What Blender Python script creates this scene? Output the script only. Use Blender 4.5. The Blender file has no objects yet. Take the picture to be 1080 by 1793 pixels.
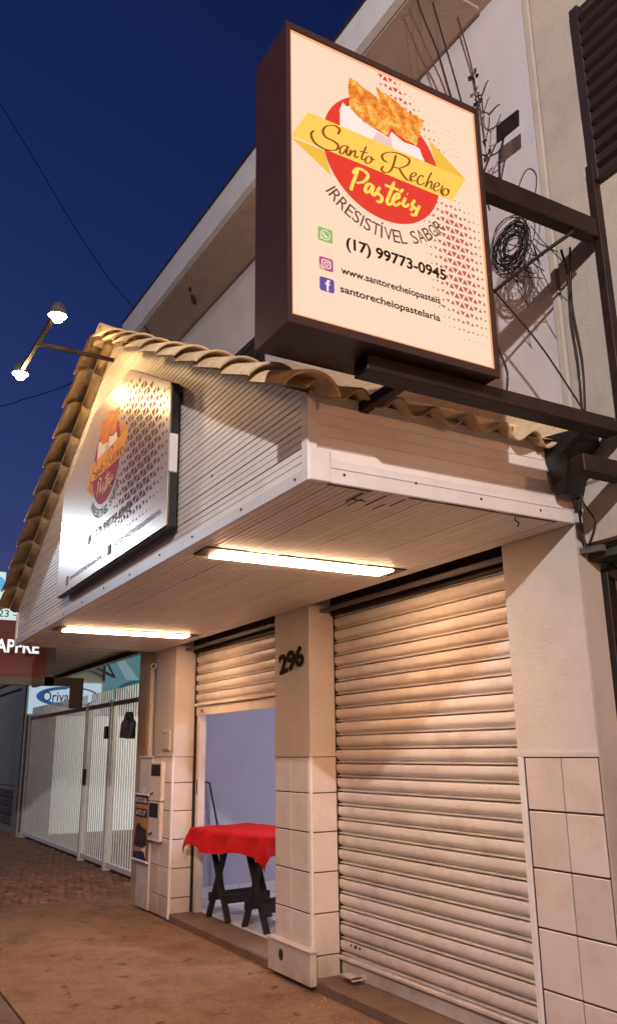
import bpy, bmesh, math, random
from mathutils import Vector, Matrix
random.seed(7)
SC = bpy.context.scene
COL = SC.collection
R = math.radians

# ------------------------------------------------------------------ camera
CAM_P = dict(f=1447.3, yaw=60.209, pitch=16.080, roll=-0.720, loc=(0.0, -3.1816, 1.6))
cd = bpy.data.cameras.new('camera'); cam = bpy.data.objects.new('camera', cd); COL.objects.link(cam)
ya, pi_, ro = R(CAM_P['yaw']), R(CAM_P['pitch']), R(CAM_P['roll'])
fw = Vector((-math.sin(ya)*math.cos(pi_), math.cos(ya)*math.cos(pi_), math.sin(pi_)))
rt = Vector((math.cos(ya), math.sin(ya), 0)); up = rt.cross(fw)
r2 = math.cos(ro)*rt + math.sin(ro)*up; u2 = -math.sin(ro)*rt + math.cos(ro)*up
m = Matrix((r2, u2, -fw)).transposed().to_4x4(); m.translation = Vector(CAM_P['loc'])
cam.matrix_world = m
cd.sensor_width = 36; cd.lens = CAM_P['f']/1793*36; cd.clip_start = .05; cd.clip_end = 600
SC.camera = cam
# ------------------------------------------------------------------ sky at dusk
w = bpy.data.worlds.new('World'); SC.world = w; w.use_nodes = True
nt = w.node_tree; nt.nodes.clear()
sky = nt.nodes.new('ShaderNodeTexSky'); sky.sky_type = 'NISHITA'; sky.sun_disc = False
sky.sun_elevation = R(0.0); sky.sun_rotation = R(250); sky.ozone_density = 4.0; sky.dust_density = 1.5
bg = nt.nodes.new('ShaderNodeBackground'); bg.inputs['Strength'].default_value = 0.135
tint = nt.nodes.new('ShaderNodeMixRGB'); tint.blend_type = 'MULTIPLY'; tint.inputs[0].default_value = 1
tint.inputs[2].default_value = (1.55, 0.98, 1.40, 1)
wo = nt.nodes.new('ShaderNodeOutputWorld')
nt.links.new(sky.outputs[0], tint.inputs[1]); nt.links.new(tint.outputs[0], bg.inputs['Color']); nt.links.new(bg.outputs[0], wo.inputs['Surface'])
SC.view_settings.view_transform = 'Standard'; SC.view_settings.look = 'None'
SC.view_settings.exposure = 0.15; SC.view_settings.gamma = 1; SC.view_settings.use_curve_mapping = False
# light levels (used by the lamp builders below)
KEY_W, KEY_C = 1700, (1.0, .92, .90)
SODIUM_W, SODIUM_C = 850, (1.0, .45, .14)
TUBE_L, TUBE_C = 52.0, (1.0, .57, .32)
BULB_L, BULB_C = 460.0, (1.0, .62, .26)
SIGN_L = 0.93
FILL_W, FILL_C = 380, (1.0, .42, .20)

# ------------------------------------------------------------------ helpers
def tag(o, label=None, cat=None, group=None, kind=None):
    if label: o['label'] = label
    if cat: o['category'] = cat
    if group: o['group'] = group
    if kind: o['kind'] = kind
    return o
def empty(name, loc, label=None, cat=None, group=None, kind=None):
    o = bpy.data.objects.new(name, None); COL.objects.link(o); o.location = loc; o.empty_display_size = .1
    return tag(o, label, cat, group, kind)
def worg(o):
    v = Vector((0, 0, 0))
    while o: v += o.location; o = o.parent
    return v
class MB:
    def __init__(s): s.v = []; s.f = []; s.sm = []
    def add(s, vs, fs, smooth=False):
        n = len(s.v); s.v += [tuple(v) for v in vs]; s.f += [tuple(i+n for i in f) for f in fs]; s.sm += [smooth]*len(fs); return s
    def box(s, x0, x1, y0, y1, z0, z1):
        return s.add([(x0,y0,z0),(x1,y0,z0),(x1,y1,z0),(x0,y1,z0),(x0,y0,z1),(x1,y0,z1),(x1,y1,z1),(x0,y1,z1)],
                     [(0,3,2,1),(4,5,6,7),(0,1,5,4),(1,2,6,5),(2,3,7,6),(3,0,4,7)])
    def cham(s, x0, x1, y0, y1, z0, z1, c=.006):      # box with chamfered edges
        import itertools
        vs = []; idx = {}
        ax = ((x0, x1), (y0, y1), (z0, z1))
        for sg in itertools.product((0,1), repeat=3):
            for k in range(3):
                p = [ax[i][sg[i]] + (0 if i == k else (c if sg[i] == 0 else -c)) for i in range(3)]
                idx[(sg, k)] = len(vs); vs.append(p)
        fs = []
        for k in range(3):                             # big faces
            a, b = [i for i in range(3) if i != k]
            for side in (0, 1):
                q = []
                for da, db in ((0,0),(1,0),(1,1),(0,1)):
                    sg = [0,0,0]; sg[k] = side; sg[a] = da; sg[b] = db
                    q.append(idx[(tuple(sg), k)])
                if (side == 0) ^ (k == 1): q.reverse()
                fs.append(q)
        for k in range(3):                             # edges along axis k
            a, b = [i for i in range(3) if i != k]
            for da in (0,1):
                for db in (0,1):
                    s0=[0,0,0]; s0[a]=da; s0[b]=db; s1=list(s0); s1[k]=1
                    q=[idx[(tuple(s0),a)],idx[(tuple(s1),a)],idx[(tuple(s1),b)],idx[(tuple(s0),b)]]
                    fs.append(q)
        for sg in itertools.product((0,1), repeat=3): fs.append([idx[(sg,0)],idx[(sg,1)],idx[(sg,2)]])
        return s.add(vs, fs)
    def prism(s, poly, axis, a0, a1):                   # poly: 2D points in the other two axes (cyclic order)
        n = len(poly)
        def P(p, a):
            if axis == 0: return (a, p[0], p[1])
            if axis == 1: return (p[0], a, p[1])
            return (p[0], p[1], a)
        vs = [P(p, a0) for p in poly] + [P(p, a1) for p in poly]
        fs = [tuple(range(n))[::-1], tuple(range(n, 2*n))] + [(i, (i+1) % n, n+(i+1) % n, n+i) for i in range(n)]
        return s.add(vs, fs)
    def sweep(s, prof, axis, a0, a1):                   # open profile extruded
        n = len(prof)
        def P(p, a): return (a, p[0], p[1]) if axis == 0 else ((p[0], a, p[1]) if axis == 1 else (p[0], p[1], a))
        return s.add([P(p, a0) for p in prof]+[P(p, a1) for p in prof], [(i, i+1, n+i+1, n+i) for i in range(n-1)])
    def tube(s, pts, r, n=6, caps=True, taper=1.0):
        pts = [Vector(p) for p in pts]; rings = []
        up0 = Vector((0, 0, 1))
        for i, p in enumerate(pts):
            d = (pts[min(i+1, len(pts)-1)] - pts[max(i-1, 0)]).normalized()
            a = d.cross(up0)
            if a.length < .05: a = d.cross(Vector((1, 0, 0)))
            a.normalize(); b = d.cross(a)
            rr = r*(1+(taper-1)*i/max(1, len(pts)-1))
            rings.append([p + rr*(math.cos(2*math.pi*k/n)*a + math.sin(2*math.pi*k/n)*b) for k in range(n)])
        vs = [v for rg in rings for v in rg]; fs = []
        for i in range(len(pts)-1):
            for k in range(n): fs.append((i*n+k, i*n+(k+1) % n, (i+1)*n+(k+1) % n, (i+1)*n+k))
        s.add(vs, fs, True)
        if caps: s.add(rings[0], [tuple(range(n))]); s.add(rings[-1], [tuple(range(n))[::-1]])
        return s
    def bar(s, p, q, wd, ht, upv=(0, 0, 1)):            # rectangular bar between two points
        p, q = Vector(p), Vector(q); d = (q-p).normalized(); a = d.cross(Vector(upv)).normalized(); b = a.cross(d)
        vs = [e + sa*a*wd/2 + sb*b*ht/2 for e in (p, q) for sa, sb in ((-1,-1),(1,-1),(1,1),(-1,1))]
        return s.add(vs, [(0,1,2,3),(7,6,5,4),(0,4,5,1),(1,5,6,2),(2,6,7,3),(3,7,4,0)])
    def ball(s, c, r, n=10, k=6, sz=1.0):
        vs = []; fs = []
        for i in range(k+1):
            t = math.pi*i/k
            for j in range(n): vs.append((c[0]+r*math.sin(t)*math.cos(2*math.pi*j/n), c[1]+r*math.sin(t)*math.sin(2*math.pi*j/n), c[2]+sz*r*math.cos(t)))
        for i in range(k):
            for j in range(n): fs.append((i*n+j, (i+1)*n+j, (i+1)*n+(j+1) % n, i*n+(j+1) % n))
        return s.add(vs, fs, True)
    def mesh(s, name, mat, org=(0, 0, 0)):
        me = bpy.data.meshes.new(name)
        me.from_pydata([(v[0]-org[0], v[1]-org[1], v[2]-org[2]) for v in s.v], [], s.f)
        for p, sm in zip(me.polygons, s.sm): p.use_smooth = sm
        if mat: me.materials.append(mat)
        bm = bmesh.new(); bm.from_mesh(me); bmesh.ops.recalc_face_normals(bm, faces=bm.faces); bm.to_mesh(me); bm.free()
        me.update(); return me
    def build(s, name, mat, parent=None, label=None, cat=None, group=None, kind=None):
        org = worg(parent) if parent else Vector((0, 0, 0))
        if parent is None and kind is None and s.v:      # own origin at the base
            xs = [v[0] for v in s.v]; ys = [v[1] for v in s.v]; zs = [v[2] for v in s.v]
            org = Vector(((min(xs)+max(xs))/2, (min(ys)+max(ys))/2, min(zs)))
        o = bpy.data.objects.new(name, s.mesh(name, mat, org)); COL.objects.link(o)
        if parent: o.parent = parent
        else: o.location = org
        return tag(o, label, cat, group, kind)
def inst(me, name, parent, loc, rot=None, scale=None):   # piece sharing mesh data; loc in world space
    o = bpy.data.objects.new(name, me); COL.objects.link(o)
    o.location = Vector(loc) - (worg(parent) if parent else Vector((0, 0, 0)))
    if rot: o.rotation_euler = rot
    if scale: o.scale = scale
    if parent: o.parent = parent
    return o

# ------------------------------------------------------------------ materials
def mat(name, col, rough=.6, metal=0.0, var=.12, scale=6.0, bump=.0, bscale=40.0, dirt=None, dscale=2.0, damt=.5, stretch=None, spec=.5, aniso=0, coat=0, grime=None, rv=0, spots=None):
    m = bpy.data.materials.new(name); m.use_nodes = True; nt = m.node_tree; b = nt.nodes['Principled BSDF']; L = nt.links
    tc = nt.nodes.new('ShaderNodeTexCoord'); oi = nt.nodes.new('ShaderNodeObjectInfo')
    mu = nt.nodes.new('ShaderNodeMath'); mu.operation = 'MULTIPLY'; mu.inputs[1].default_value = 61.7; L.new(oi.outputs['Random'], mu.inputs[0])
    va = nt.nodes.new('ShaderNodeVectorMath'); va.operation = 'ADD'; L.new(tc.outputs['Object'], va.inputs[0]); L.new(mu.outputs[0], va.inputs[1]); src = va.outputs[0]
    if stretch:
        mp = nt.nodes.new('ShaderNodeMapping'); mp.inputs['Scale'].default_value = stretch; L.new(src, mp.inputs[0]); src2 = mp.outputs[0]
    else: src2 = src
    n = nt.nodes.new('ShaderNodeTexNoise'); n.inputs['Scale'].default_value = scale; n.inputs['Detail'].default_value = 6; n.inputs['Roughness'].default_value = .65
    L.new(src2, n.inputs['Vector'])
    rp = nt.nodes.new('ShaderNodeValToRGB'); rp.color_ramp.elements[0].position = .3; rp.color_ramp.elements[1].position = .7
    c = Vector(col); rp.color_ramp.elements[0].color = (*(c*(1-var)), 1); rp.color_ramp.elements[1].color = (*[min(1, x) for x in c*(1+var)], 1)
    L.new(n.outputs['Fac'], rp.inputs[0]); out = rp.outputs[0]
    if dirt:
        n2 = nt.nodes.new('ShaderNodeTexNoise'); n2.inputs['Scale'].default_value = dscale; n2.inputs['Detail'].default_value = 9; n2.inputs['Roughness'].default_value = .7
        L.new(src, n2.inputs['Vector'])
        r3 = nt.nodes.new('ShaderNodeValToRGB'); r3.color_ramp.elements[0].position = .48; r3.color_ramp.elements[1].position = .75
        r3.color_ramp.elements[0].color = (0, 0, 0, 1); r3.color_ramp.elements[1].color = (damt, damt, damt, 1); L.new(n2.outputs['Fac'], r3.inputs[0])
        mx = nt.nodes.new('ShaderNodeMixRGB'); L.new(r3.outputs[0], mx.inputs[0]); L.new(out, mx.inputs[1]); mx.inputs[2].default_value = (*dirt, 1); out = mx.outputs[0]
    if spots:
        sn = nt.nodes.new('ShaderNodeTexNoise'); sn.inputs['Scale'].default_value = spots[1]; sn.inputs['Detail'].default_value = 3; L.new(src, sn.inputs['Vector'])
        sr = nt.nodes.new('ShaderNodeValToRGB'); sr.color_ramp.elements[0].position = spots[2]; sr.color_ramp.elements[1].position = spots[2]+.07; sr.color_ramp.elements[0].color = (0,0,0,1); sr.color_ramp.elements[1].color = (.8,.8,.8,1); L.new(sn.outputs['Fac'], sr.inputs[0])
        sm_ = nt.nodes.new('ShaderNodeMixRGB'); L.new(sr.outputs[0], sm_.inputs[0]); L.new(out, sm_.inputs[1]); sm_.inputs[2].default_value = (*spots[0], 1); out = sm_.outputs[0]
        fn = nt.nodes.new('ShaderNodeTexNoise'); fn.inputs['Scale'].default_value = 75; fn.inputs['Detail'].default_value = 4; L.new(src, fn.inputs['Vector'])
        fr = nt.nodes.new('ShaderNodeMapRange'); fr.inputs[1].default_value = .3; fr.inputs[2].default_value = .7; fr.inputs[3].default_value = .72; fr.inputs[4].default_value = 1.22; L.new(fn.outputs['Fac'], fr.inputs[0])
        fh = nt.nodes.new('ShaderNodeHueSaturation'); L.new(fr.outputs[0], fh.inputs['Value']); L.new(out, fh.inputs['Color']); out = fh.outputs[0]
    if grime:                                            # splash dirt that fades upwards from the pavement, broken by noise
        gp = nt.nodes.new('ShaderNodeNewGeometry'); sx = nt.nodes.new('ShaderNodeSeparateXYZ'); L.new(gp.outputs['Position'], sx.inputs[0])
        mr = nt.nodes.new('ShaderNodeMapRange'); mr.inputs[1].default_value = grime[1]; mr.inputs[2].default_value = .0; mr.inputs[3].default_value = 0; mr.inputs[4].default_value = 1; L.new(sx.outputs['Z'], mr.inputs[0])
        gn = nt.nodes.new('ShaderNodeTexNoise'); gn.inputs['Scale'].default_value = 7; gn.inputs['Detail'].default_value = 8; L.new(gp.outputs['Position'], gn.inputs['Vector'])
        gm = nt.nodes.new('ShaderNodeMath'); gm.operation = 'MULTIPLY'; L.new(mr.outputs[0], gm.inputs[0]); L.new(gn.outputs['Fac'], gm.inputs[1])
        ga = nt.nodes.new('ShaderNodeMath'); ga.operation = 'MULTIPLY'; ga.inputs[1].default_value = grime[2]; ga.use_clamp = True; L.new(gm.outputs[0], ga.inputs[0])
        gx = nt.nodes.new('ShaderNodeMixRGB'); L.new(ga.outputs[0], gx.inputs[0]); L.new(out, gx.inputs[1]); gx.inputs[2].default_value = (*grime[0], 1); out = gx.outputs[0]
    if rv:
        ms = nt.nodes.new('ShaderNodeMapRange'); ms.inputs[3].default_value = 1-rv; ms.inputs[4].default_value = 1+rv; L.new(oi.outputs['Random'], ms.inputs[0])
        hv = nt.nodes.new('ShaderNodeHueSaturation'); L.new(ms.outputs[0], hv.inputs['Value']); L.new(out, hv.inputs['Color']); out = hv.outputs[0]
    L.new(out, b.inputs['Base Color'])
    b.inputs['Roughness'].default_value = rough; b.inputs['Metallic'].default_value = metal; b.inputs['Specular IOR Level'].default_value = spec
    if aniso: b.inputs['Anisotropic'].default_value = aniso
    if coat: b.inputs['Coat Weight'].default_value = coat; b.inputs['Coat Roughness'].default_value = .15
    if bump:
        nb = nt.nodes.new('ShaderNodeTexNoise'); nb.inputs['Scale'].default_value = bscale; nb.inputs['Detail'].default_value = 5; L.new(src2, nb.inputs['Vector'])
        bp = nt.nodes.new('ShaderNodeBump'); bp.inputs['Strength'].default_value = bump; bp.inputs['Distance'].default_value = .01
        L.new(nb.outputs['Fac'], bp.inputs['Height']); L.new(bp.outputs[0], b.inputs['Normal'])
    return m
def glow(name, col, strength=1.0):
    m = bpy.data.materials.new(name); m.use_nodes = True; nt = m.node_tree; nt.nodes.clear()
    e = nt.nodes.new('ShaderNodeEmission'); e.inputs[0].default_value = (*col, 1); e.inputs[1].default_value = strength
    o = nt.nodes.new('ShaderNodeOutputMaterial'); nt.links.new(e.outputs[0], o.inputs[0]); return m
def lin(r, g, b):
    f = lambda c: (c/255/12.92) if c <= 10 else (((c/255)+.055)/1.055)**2.4
    return (f(r), f(g), f(b))

M = {}
M['wall'] = mat('painted_render', (.66,.62,.60), .85, var=.06, scale=3, bump=.5, bscale=55, dirt=(.30,.24,.19), dscale=1.6, damt=.28)
M['wall_clean'] = mat('painted_render_smooth', (.62,.58,.55), .8, var=.05, scale=3, bump=.3, bscale=60, dirt=(.45,.37,.28), dscale=2.6, damt=.45, grime=((.2,.12,.07), .5, .8))
M['upper'] = mat('upper_render', (.60,.57,.60), .85, var=.05, scale=2, bump=.35, bscale=50, dirt=(.34,.28,.26), dscale=1.1, damt=.35)
M['beige'] = mat('beige_render', (.50,.44,.38), .85, var=.06, scale=2, bump=.35, bscale=50, dirt=(.2,.16,.13), dscale=2.3, damt=.4)
M['soffit_slab'] = mat('eave_soffit', (.46,.36,.30), .85, var=.07, scale=2.5, bump=.25, bscale=40, dirt=(.16,.10,.07), dscale=2.5, damt=.5)
M['tile'] = mat('glazed_tile', (.66,.58,.53), .35, var=.05, scale=4, dirt=(.45,.33,.25), dscale=5, damt=.4, bump=.05, bscale=12, rv=.06, grime=((.16,.09,.05), .45, .9))
M['grout'] = mat('dark_grout', (.10,.075,.06), .9, var=.2, scale=20)
M['shutter'] = mat('shutter_enamel', (.70,.64,.58), .38, var=.05, scale=3, bump=.16, bscale=9, dirt=(.34,.22,.15), dscale=4.5, damt=.5, rv=.05, grime=((.18,.10,.06), .5, .9))
M['pvc'] = mat('pvc_lining', (.84,.80,.75), .42, var=.05, scale=2, bump=.04, bscale=10, dirt=(.42,.33,.25), dscale=3, damt=.3)
M['pvc_trim'] = mat('pvc_trim', (.76,.73,.72), .4, var=.05, scale=4, dirt=(.40,.33,.27), dscale=6, damt=.3)
M['roof_tile'] = mat('cream_roof_tile', (.70,.52,.30), .7, rv=.12, var=.2, scale=7, bump=.3, bscale=40, dirt=(.22,.14,.08), dscale=6, damt=.55)
M['roof_deck'] = mat('roof_deck', (.10,.07,.05), .9)
M['frame'] = mat('brown_painted_steel', (.034,.011,.008), .5, var=.2, scale=8, bump=.1, bscale=30, dirt=(.03,.012,.01), dscale=6, damt=.6)
M['steel'] = mat('dark_steel', (.020,.011,.009), .55, var=.25, scale=10, bump=.15, bscale=40, dirt=(.06,.022,.012), dscale=9, damt=.5, spec=.3)
M['black'] = mat('black_plastic', (.012,.011,.011), .45, var=.2)
M['cable'] = mat('black_cable', (.012,.010,.009), .6, var=.2)
M['rust_cable'] = mat('brown_cable', (.16,.07,.035), .6, var=.2)
M['concrete'] = mat('pavement_concrete', (.245,.145,.085), .8, var=.2, scale=3.5, bump=.7, bscale=26, dirt=(.10,.05,.028), dscale=2.6, damt=.85, spec=.3, spots=((.07,.035,.02), 6.5, .62))
M['pebble'] = mat('pale_grit', (.45,.36,.27), .9, var=.4)
M['step'] = mat('step_concrete', (.16,.10,.065), .85, var=.2, scale=5, bump=.4, bscale=30, dirt=(.07,.04,.025), dscale=3, damt=.7)
M['brick'] = mat('paver_brick', (.27,.13,.07), .85, var=.25, scale=5, bump=.5, bscale=30, dirt=(.09,.05,.03), dscale=6, damt=.6, rv=.3)
M['sand'] = mat('paver_bed', (.07,.045,.03), .95, var=.2, scale=20)
M['road'] = mat('asphalt', (.05,.042,.04), .8, var=.25, scale=30, bump=.5, bscale=90)
M['kerb'] = mat('kerb_concrete', (.14,.09,.07), .85, var=.25, scale=8, bump=.4, bscale=30)
M['lilac'] = mat('lilac_paint', (.42,.40,.50), .75, var=.04, scale=2, bump=.12, bscale=60)
M['floor_tile'] = mat('white_floor_tile', (.62,.60,.62), .25, var=.05, scale=3)
M['white_room'] = mat('white_room_paint', (.6,.58,.6), .8, var=.03)
M['cloth'] = mat('red_cloth', (.43,.010,.012), .92, var=.16, scale=5, bump=.35, bscale=260, spec=.15)
M['wood'] = mat('black_stained_wood', (.018,.011,.009), .5, var=.35, scale=14, bump=.15, bscale=40, stretch=(1,1,.2))
M['white_steel'] = mat('white_painted_steel', (.72,.74,.76), .4, var=.06, scale=6, dirt=(.3,.25,.2), dscale=9, damt=.25)
M['grey_steel'] = mat('grey_steel', (.11,.10,.10), .5, var=.15)
M['plank'] = mat('grey_plank', (.19,.175,.16), .8, var=.2, scale=5, stretch=(6,6,.6), bump=.2)
M['glassblock'] = mat('dark_block', (.08,.085,.09), .3, var=.3)
M['cream'] = mat('cream_wall', (.50,.54,.42), .8, var=.05, bump=.2)
M['ochre'] = mat('ochre_wall', (.42,.31,.20), .85, var=.08, scale=4, bump=.3, dirt=(.16,.12,.08), dscale=3, damt=.5)
M['dimwall'] = mat('dim_wall', (.20,.18,.17), .8, var=.1, bump=.2)
M['green_panel'] = mat('dark_green_panel', (.05,.06,.045), .6, var=.15)
M['louver'] = mat('dark_louver', (.030,.018,.020), .5, var=.2)
M['plant'] = mat('dry_vine', (.05,.03,.02), .9, var=.3)
M['flash'] = mat('cement_flashing', (.60,.46,.28), .9, var=.2, scale=30, bump=.8, bscale=60)
M['digit'] = mat('black_numeral', (.012,.008,.007), .8, spec=.1)
M['lampbody'] = mat('lamp_body', (.10,.085,.08), .5)
M['alu'] = mat('printed_steel_panel', (.66,.54,.42), .27, metal=.35, var=.03, scale=4, stretch=(40,1,1.5), bump=.02, bscale=30)
M['navy'] = mat('banner_navy', (.015,.02,.06), .5)
M['orange'] = mat('banner_print', (.42,.22,.07), .5, var=.45, scale=9)
M['dark_print'] = mat('banner_dark', (.035,.02,.015), .5, var=.6, scale=25)
M['white_print'] = mat('banner_white', (.7,.68,.66), .5)
# backlit print
G = {}
def gprint(k, rgb, s=1.0): G[k] = glow('backlit_'+k, lin(*rgb), s*SIGN_L)
gprint('white', (253,219,190), 1.0); gprint('red', (232,66,52)); gprint('yellow', (253,206,92)); gprint('gold', (244,190,72)); gprint('brown', (150,72,30))
gprint('ink', (52,24,18)); gprint('grey', (118,66,56)); gprint('lime', (255,224,96)); gprint('paper', (255,232,222)); gprint('shade', (240,200,190))
gprint('tri', (190,102,88)); gprint('trired', (220,70,66)); gprint('tripale', (232,160,140)); gprint('green', (158,186,104)); gprint('violet', (108,82,158)); gprint('pink', (190,92,140)); gprint('peach', (250,180,110))
def fry_glow():
    m = glow('backlit_pastry', (1, .5, .1), SIGN_L); nt = m.node_tree; e = nt.nodes['Emission']
    tc = nt.nodes.new('ShaderNodeTexCoord'); n = nt.nodes.new('ShaderNodeTexNoise'); n.inputs['Scale'].default_value = 26; n.inputs['Detail'].default_value = 5; n.inputs['Roughness'].default_value = .7
    r = nt.nodes.new('ShaderNodeValToRGB'); el = r.color_ramp.elements; el[0].position = .3; el[0].color = (*lin(206,92,34), 1); el[1].position = .68; el[1].color = (*lin(255,214,112), 1)
    x = el.new(.48); x.color = (*lin(240,140,50), 1)
    nt.links.new(tc.outputs['Object'], n.inputs['Vector']); nt.links.new(n.outputs['Fac'], r.inputs[0]); nt.links.new(r.outputs[0], e.inputs[0]); return m
G['fry'] = fry_glow()
# the same print on the steel panel (lit from outside)
Q = {}
for k, c, in (('red', (.30,.015,.03)), ('yellow', (.72,.30,.03)), ('gold', (.60,.22,.03)), ('brown', (.10,.03,.01)), ('ink', (.22,.19,.19)), ('grey', (.07,.04,.04)),  # paler ink paints the washing-out by glare into the lettering
              ('lime', (.78,.55,.35)), ('paper', (.75,.68,.62)), ('shade', (.55,.45,.42)), ('tri', (.09,.008,.01)), ('trired', (.10,.008,.01)), ('tripale', (.2,.05,.04)),
              ('green', (.2,.3,.1)), ('violet', (.08,.05,.15)), ('pink', (.25,.06,.12)), ('peach', (.6,.3,.1)), ('fry', (.55,.17,.02)), ('white', (.7,.66,.6))):
    Q[k] = mat('panel_print_'+k, c, .55, metal=0, spec=.2, var=.3 if k == 'fry' else .04, scale=24 if k == 'fry' else 5)

# ------------------------------------------------------------------ text and flat art
def text_geo(s, bold=0.0, res=4):
    cu = bpy.data.curves.new('lettering', 'FONT'); cu.body = s; cu.offset = bold; cu.resolution_u = res; cu.fill_mode = 'FRONT' if hasattr(cu, 'fill_mode') else cu.fill_mode
    ob = bpy.data.objects.new('lettering', cu); COL.objects.link(ob); dg = bpy.context.evaluated_depsgraph_get(); dg.update()
    me = bpy.data.meshes.new_from_object(ob.evaluated_get(dg))
    vs = [(v.co.x, v.co.y) for v in me.vertices]; fs = [tuple(p.vertices) for p in me.polygons]
    bpy.data.objects.remove(ob); bpy.data.curves.remove(cu); bpy.data.meshes.remove(me)
    xs = [v[0] for v in vs]; ys = [v[1] for v in vs]
    return vs, fs, (min(xs), max(xs), min(ys), max(ys))
def text_box(s, x0, x1, y0, y1, bold=0.0, slant=0.0):     # text scaled so its ink fills the box
    vs, fs, (a, b, c, d) = text_geo(s, bold)
    return [(x0+(v[0]-a)/(b-a)*(x1-x0)+slant*(v[1]-c)/(d-c)*(y1-y0), y0+(v[1]-c)/(d-c)*(y1-y0)) for v in vs], fs
class Art:                                                 # flat print laid on a plane through fn(s, h, layer)
    def __init__(s, fn, mats, parent): s.fn = fn; s.m = mats; s.p = parent; s.k = 1
    def put(s, vs, fs, mk, name, sm=False):
        b = MB(); b.add([s.fn(x, y, s.k) for x, y in vs], fs, sm); s.k += 1
        return b.build(name, s.m[mk], s.p)
    def poly(s, pts, mk, name): return s.put(pts, [tuple(range(len(pts)))], mk, name)
def catmull(p, n=7):
    if len(p) < 3: return [tuple(a) for a in p]
    p = [Vector(q) for q in p]; q = [2*p[0]-p[1]]+p+[2*p[-1]-p[-2]]; out = []
    for i in range(1, len(q)-2):
        for k in range(n):
            t = k/n; a, b, c, d = q[i-1:i+3]
            out.append(tuple(.5*((2*b)+(c-a)*t+(2*a-5*b+4*c-d)*t*t+(3*b-a-3*c+d)*t**3)))
    return out+[tuple(p[-1])]
def ribbon(strokes, w, contrast=.6, ang=25):               # pen strokes with a broad nib
    V, F = [], []
    for st in strokes:
        c = catmull(st); n = len(c); b0 = len(V)
        for i, (x, y) in enumerate(c):
            a, b = c[max(0, i-1)], c[min(n-1, i+1)]; dx, dy = b[0]-a[0], b[1]-a[1]; l = math.hypot(dx, dy) or 1
            th = math.atan2(dy, dx); ww = w*(1-contrast+contrast*abs(math.sin(th-R(ang)+R(90)-R(90))))/2
            if n > 4 and (i == 0 or i == n-1): ww *= .5
            V += [(x-dy/l*ww, y+dx/l*ww), (x+dy/l*ww, y-dx/l*ww)]
            if i: F.append((b0+2*i-2, b0+2*i-1, b0+2*i+1, b0+2*i))
    return V, F
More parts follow.
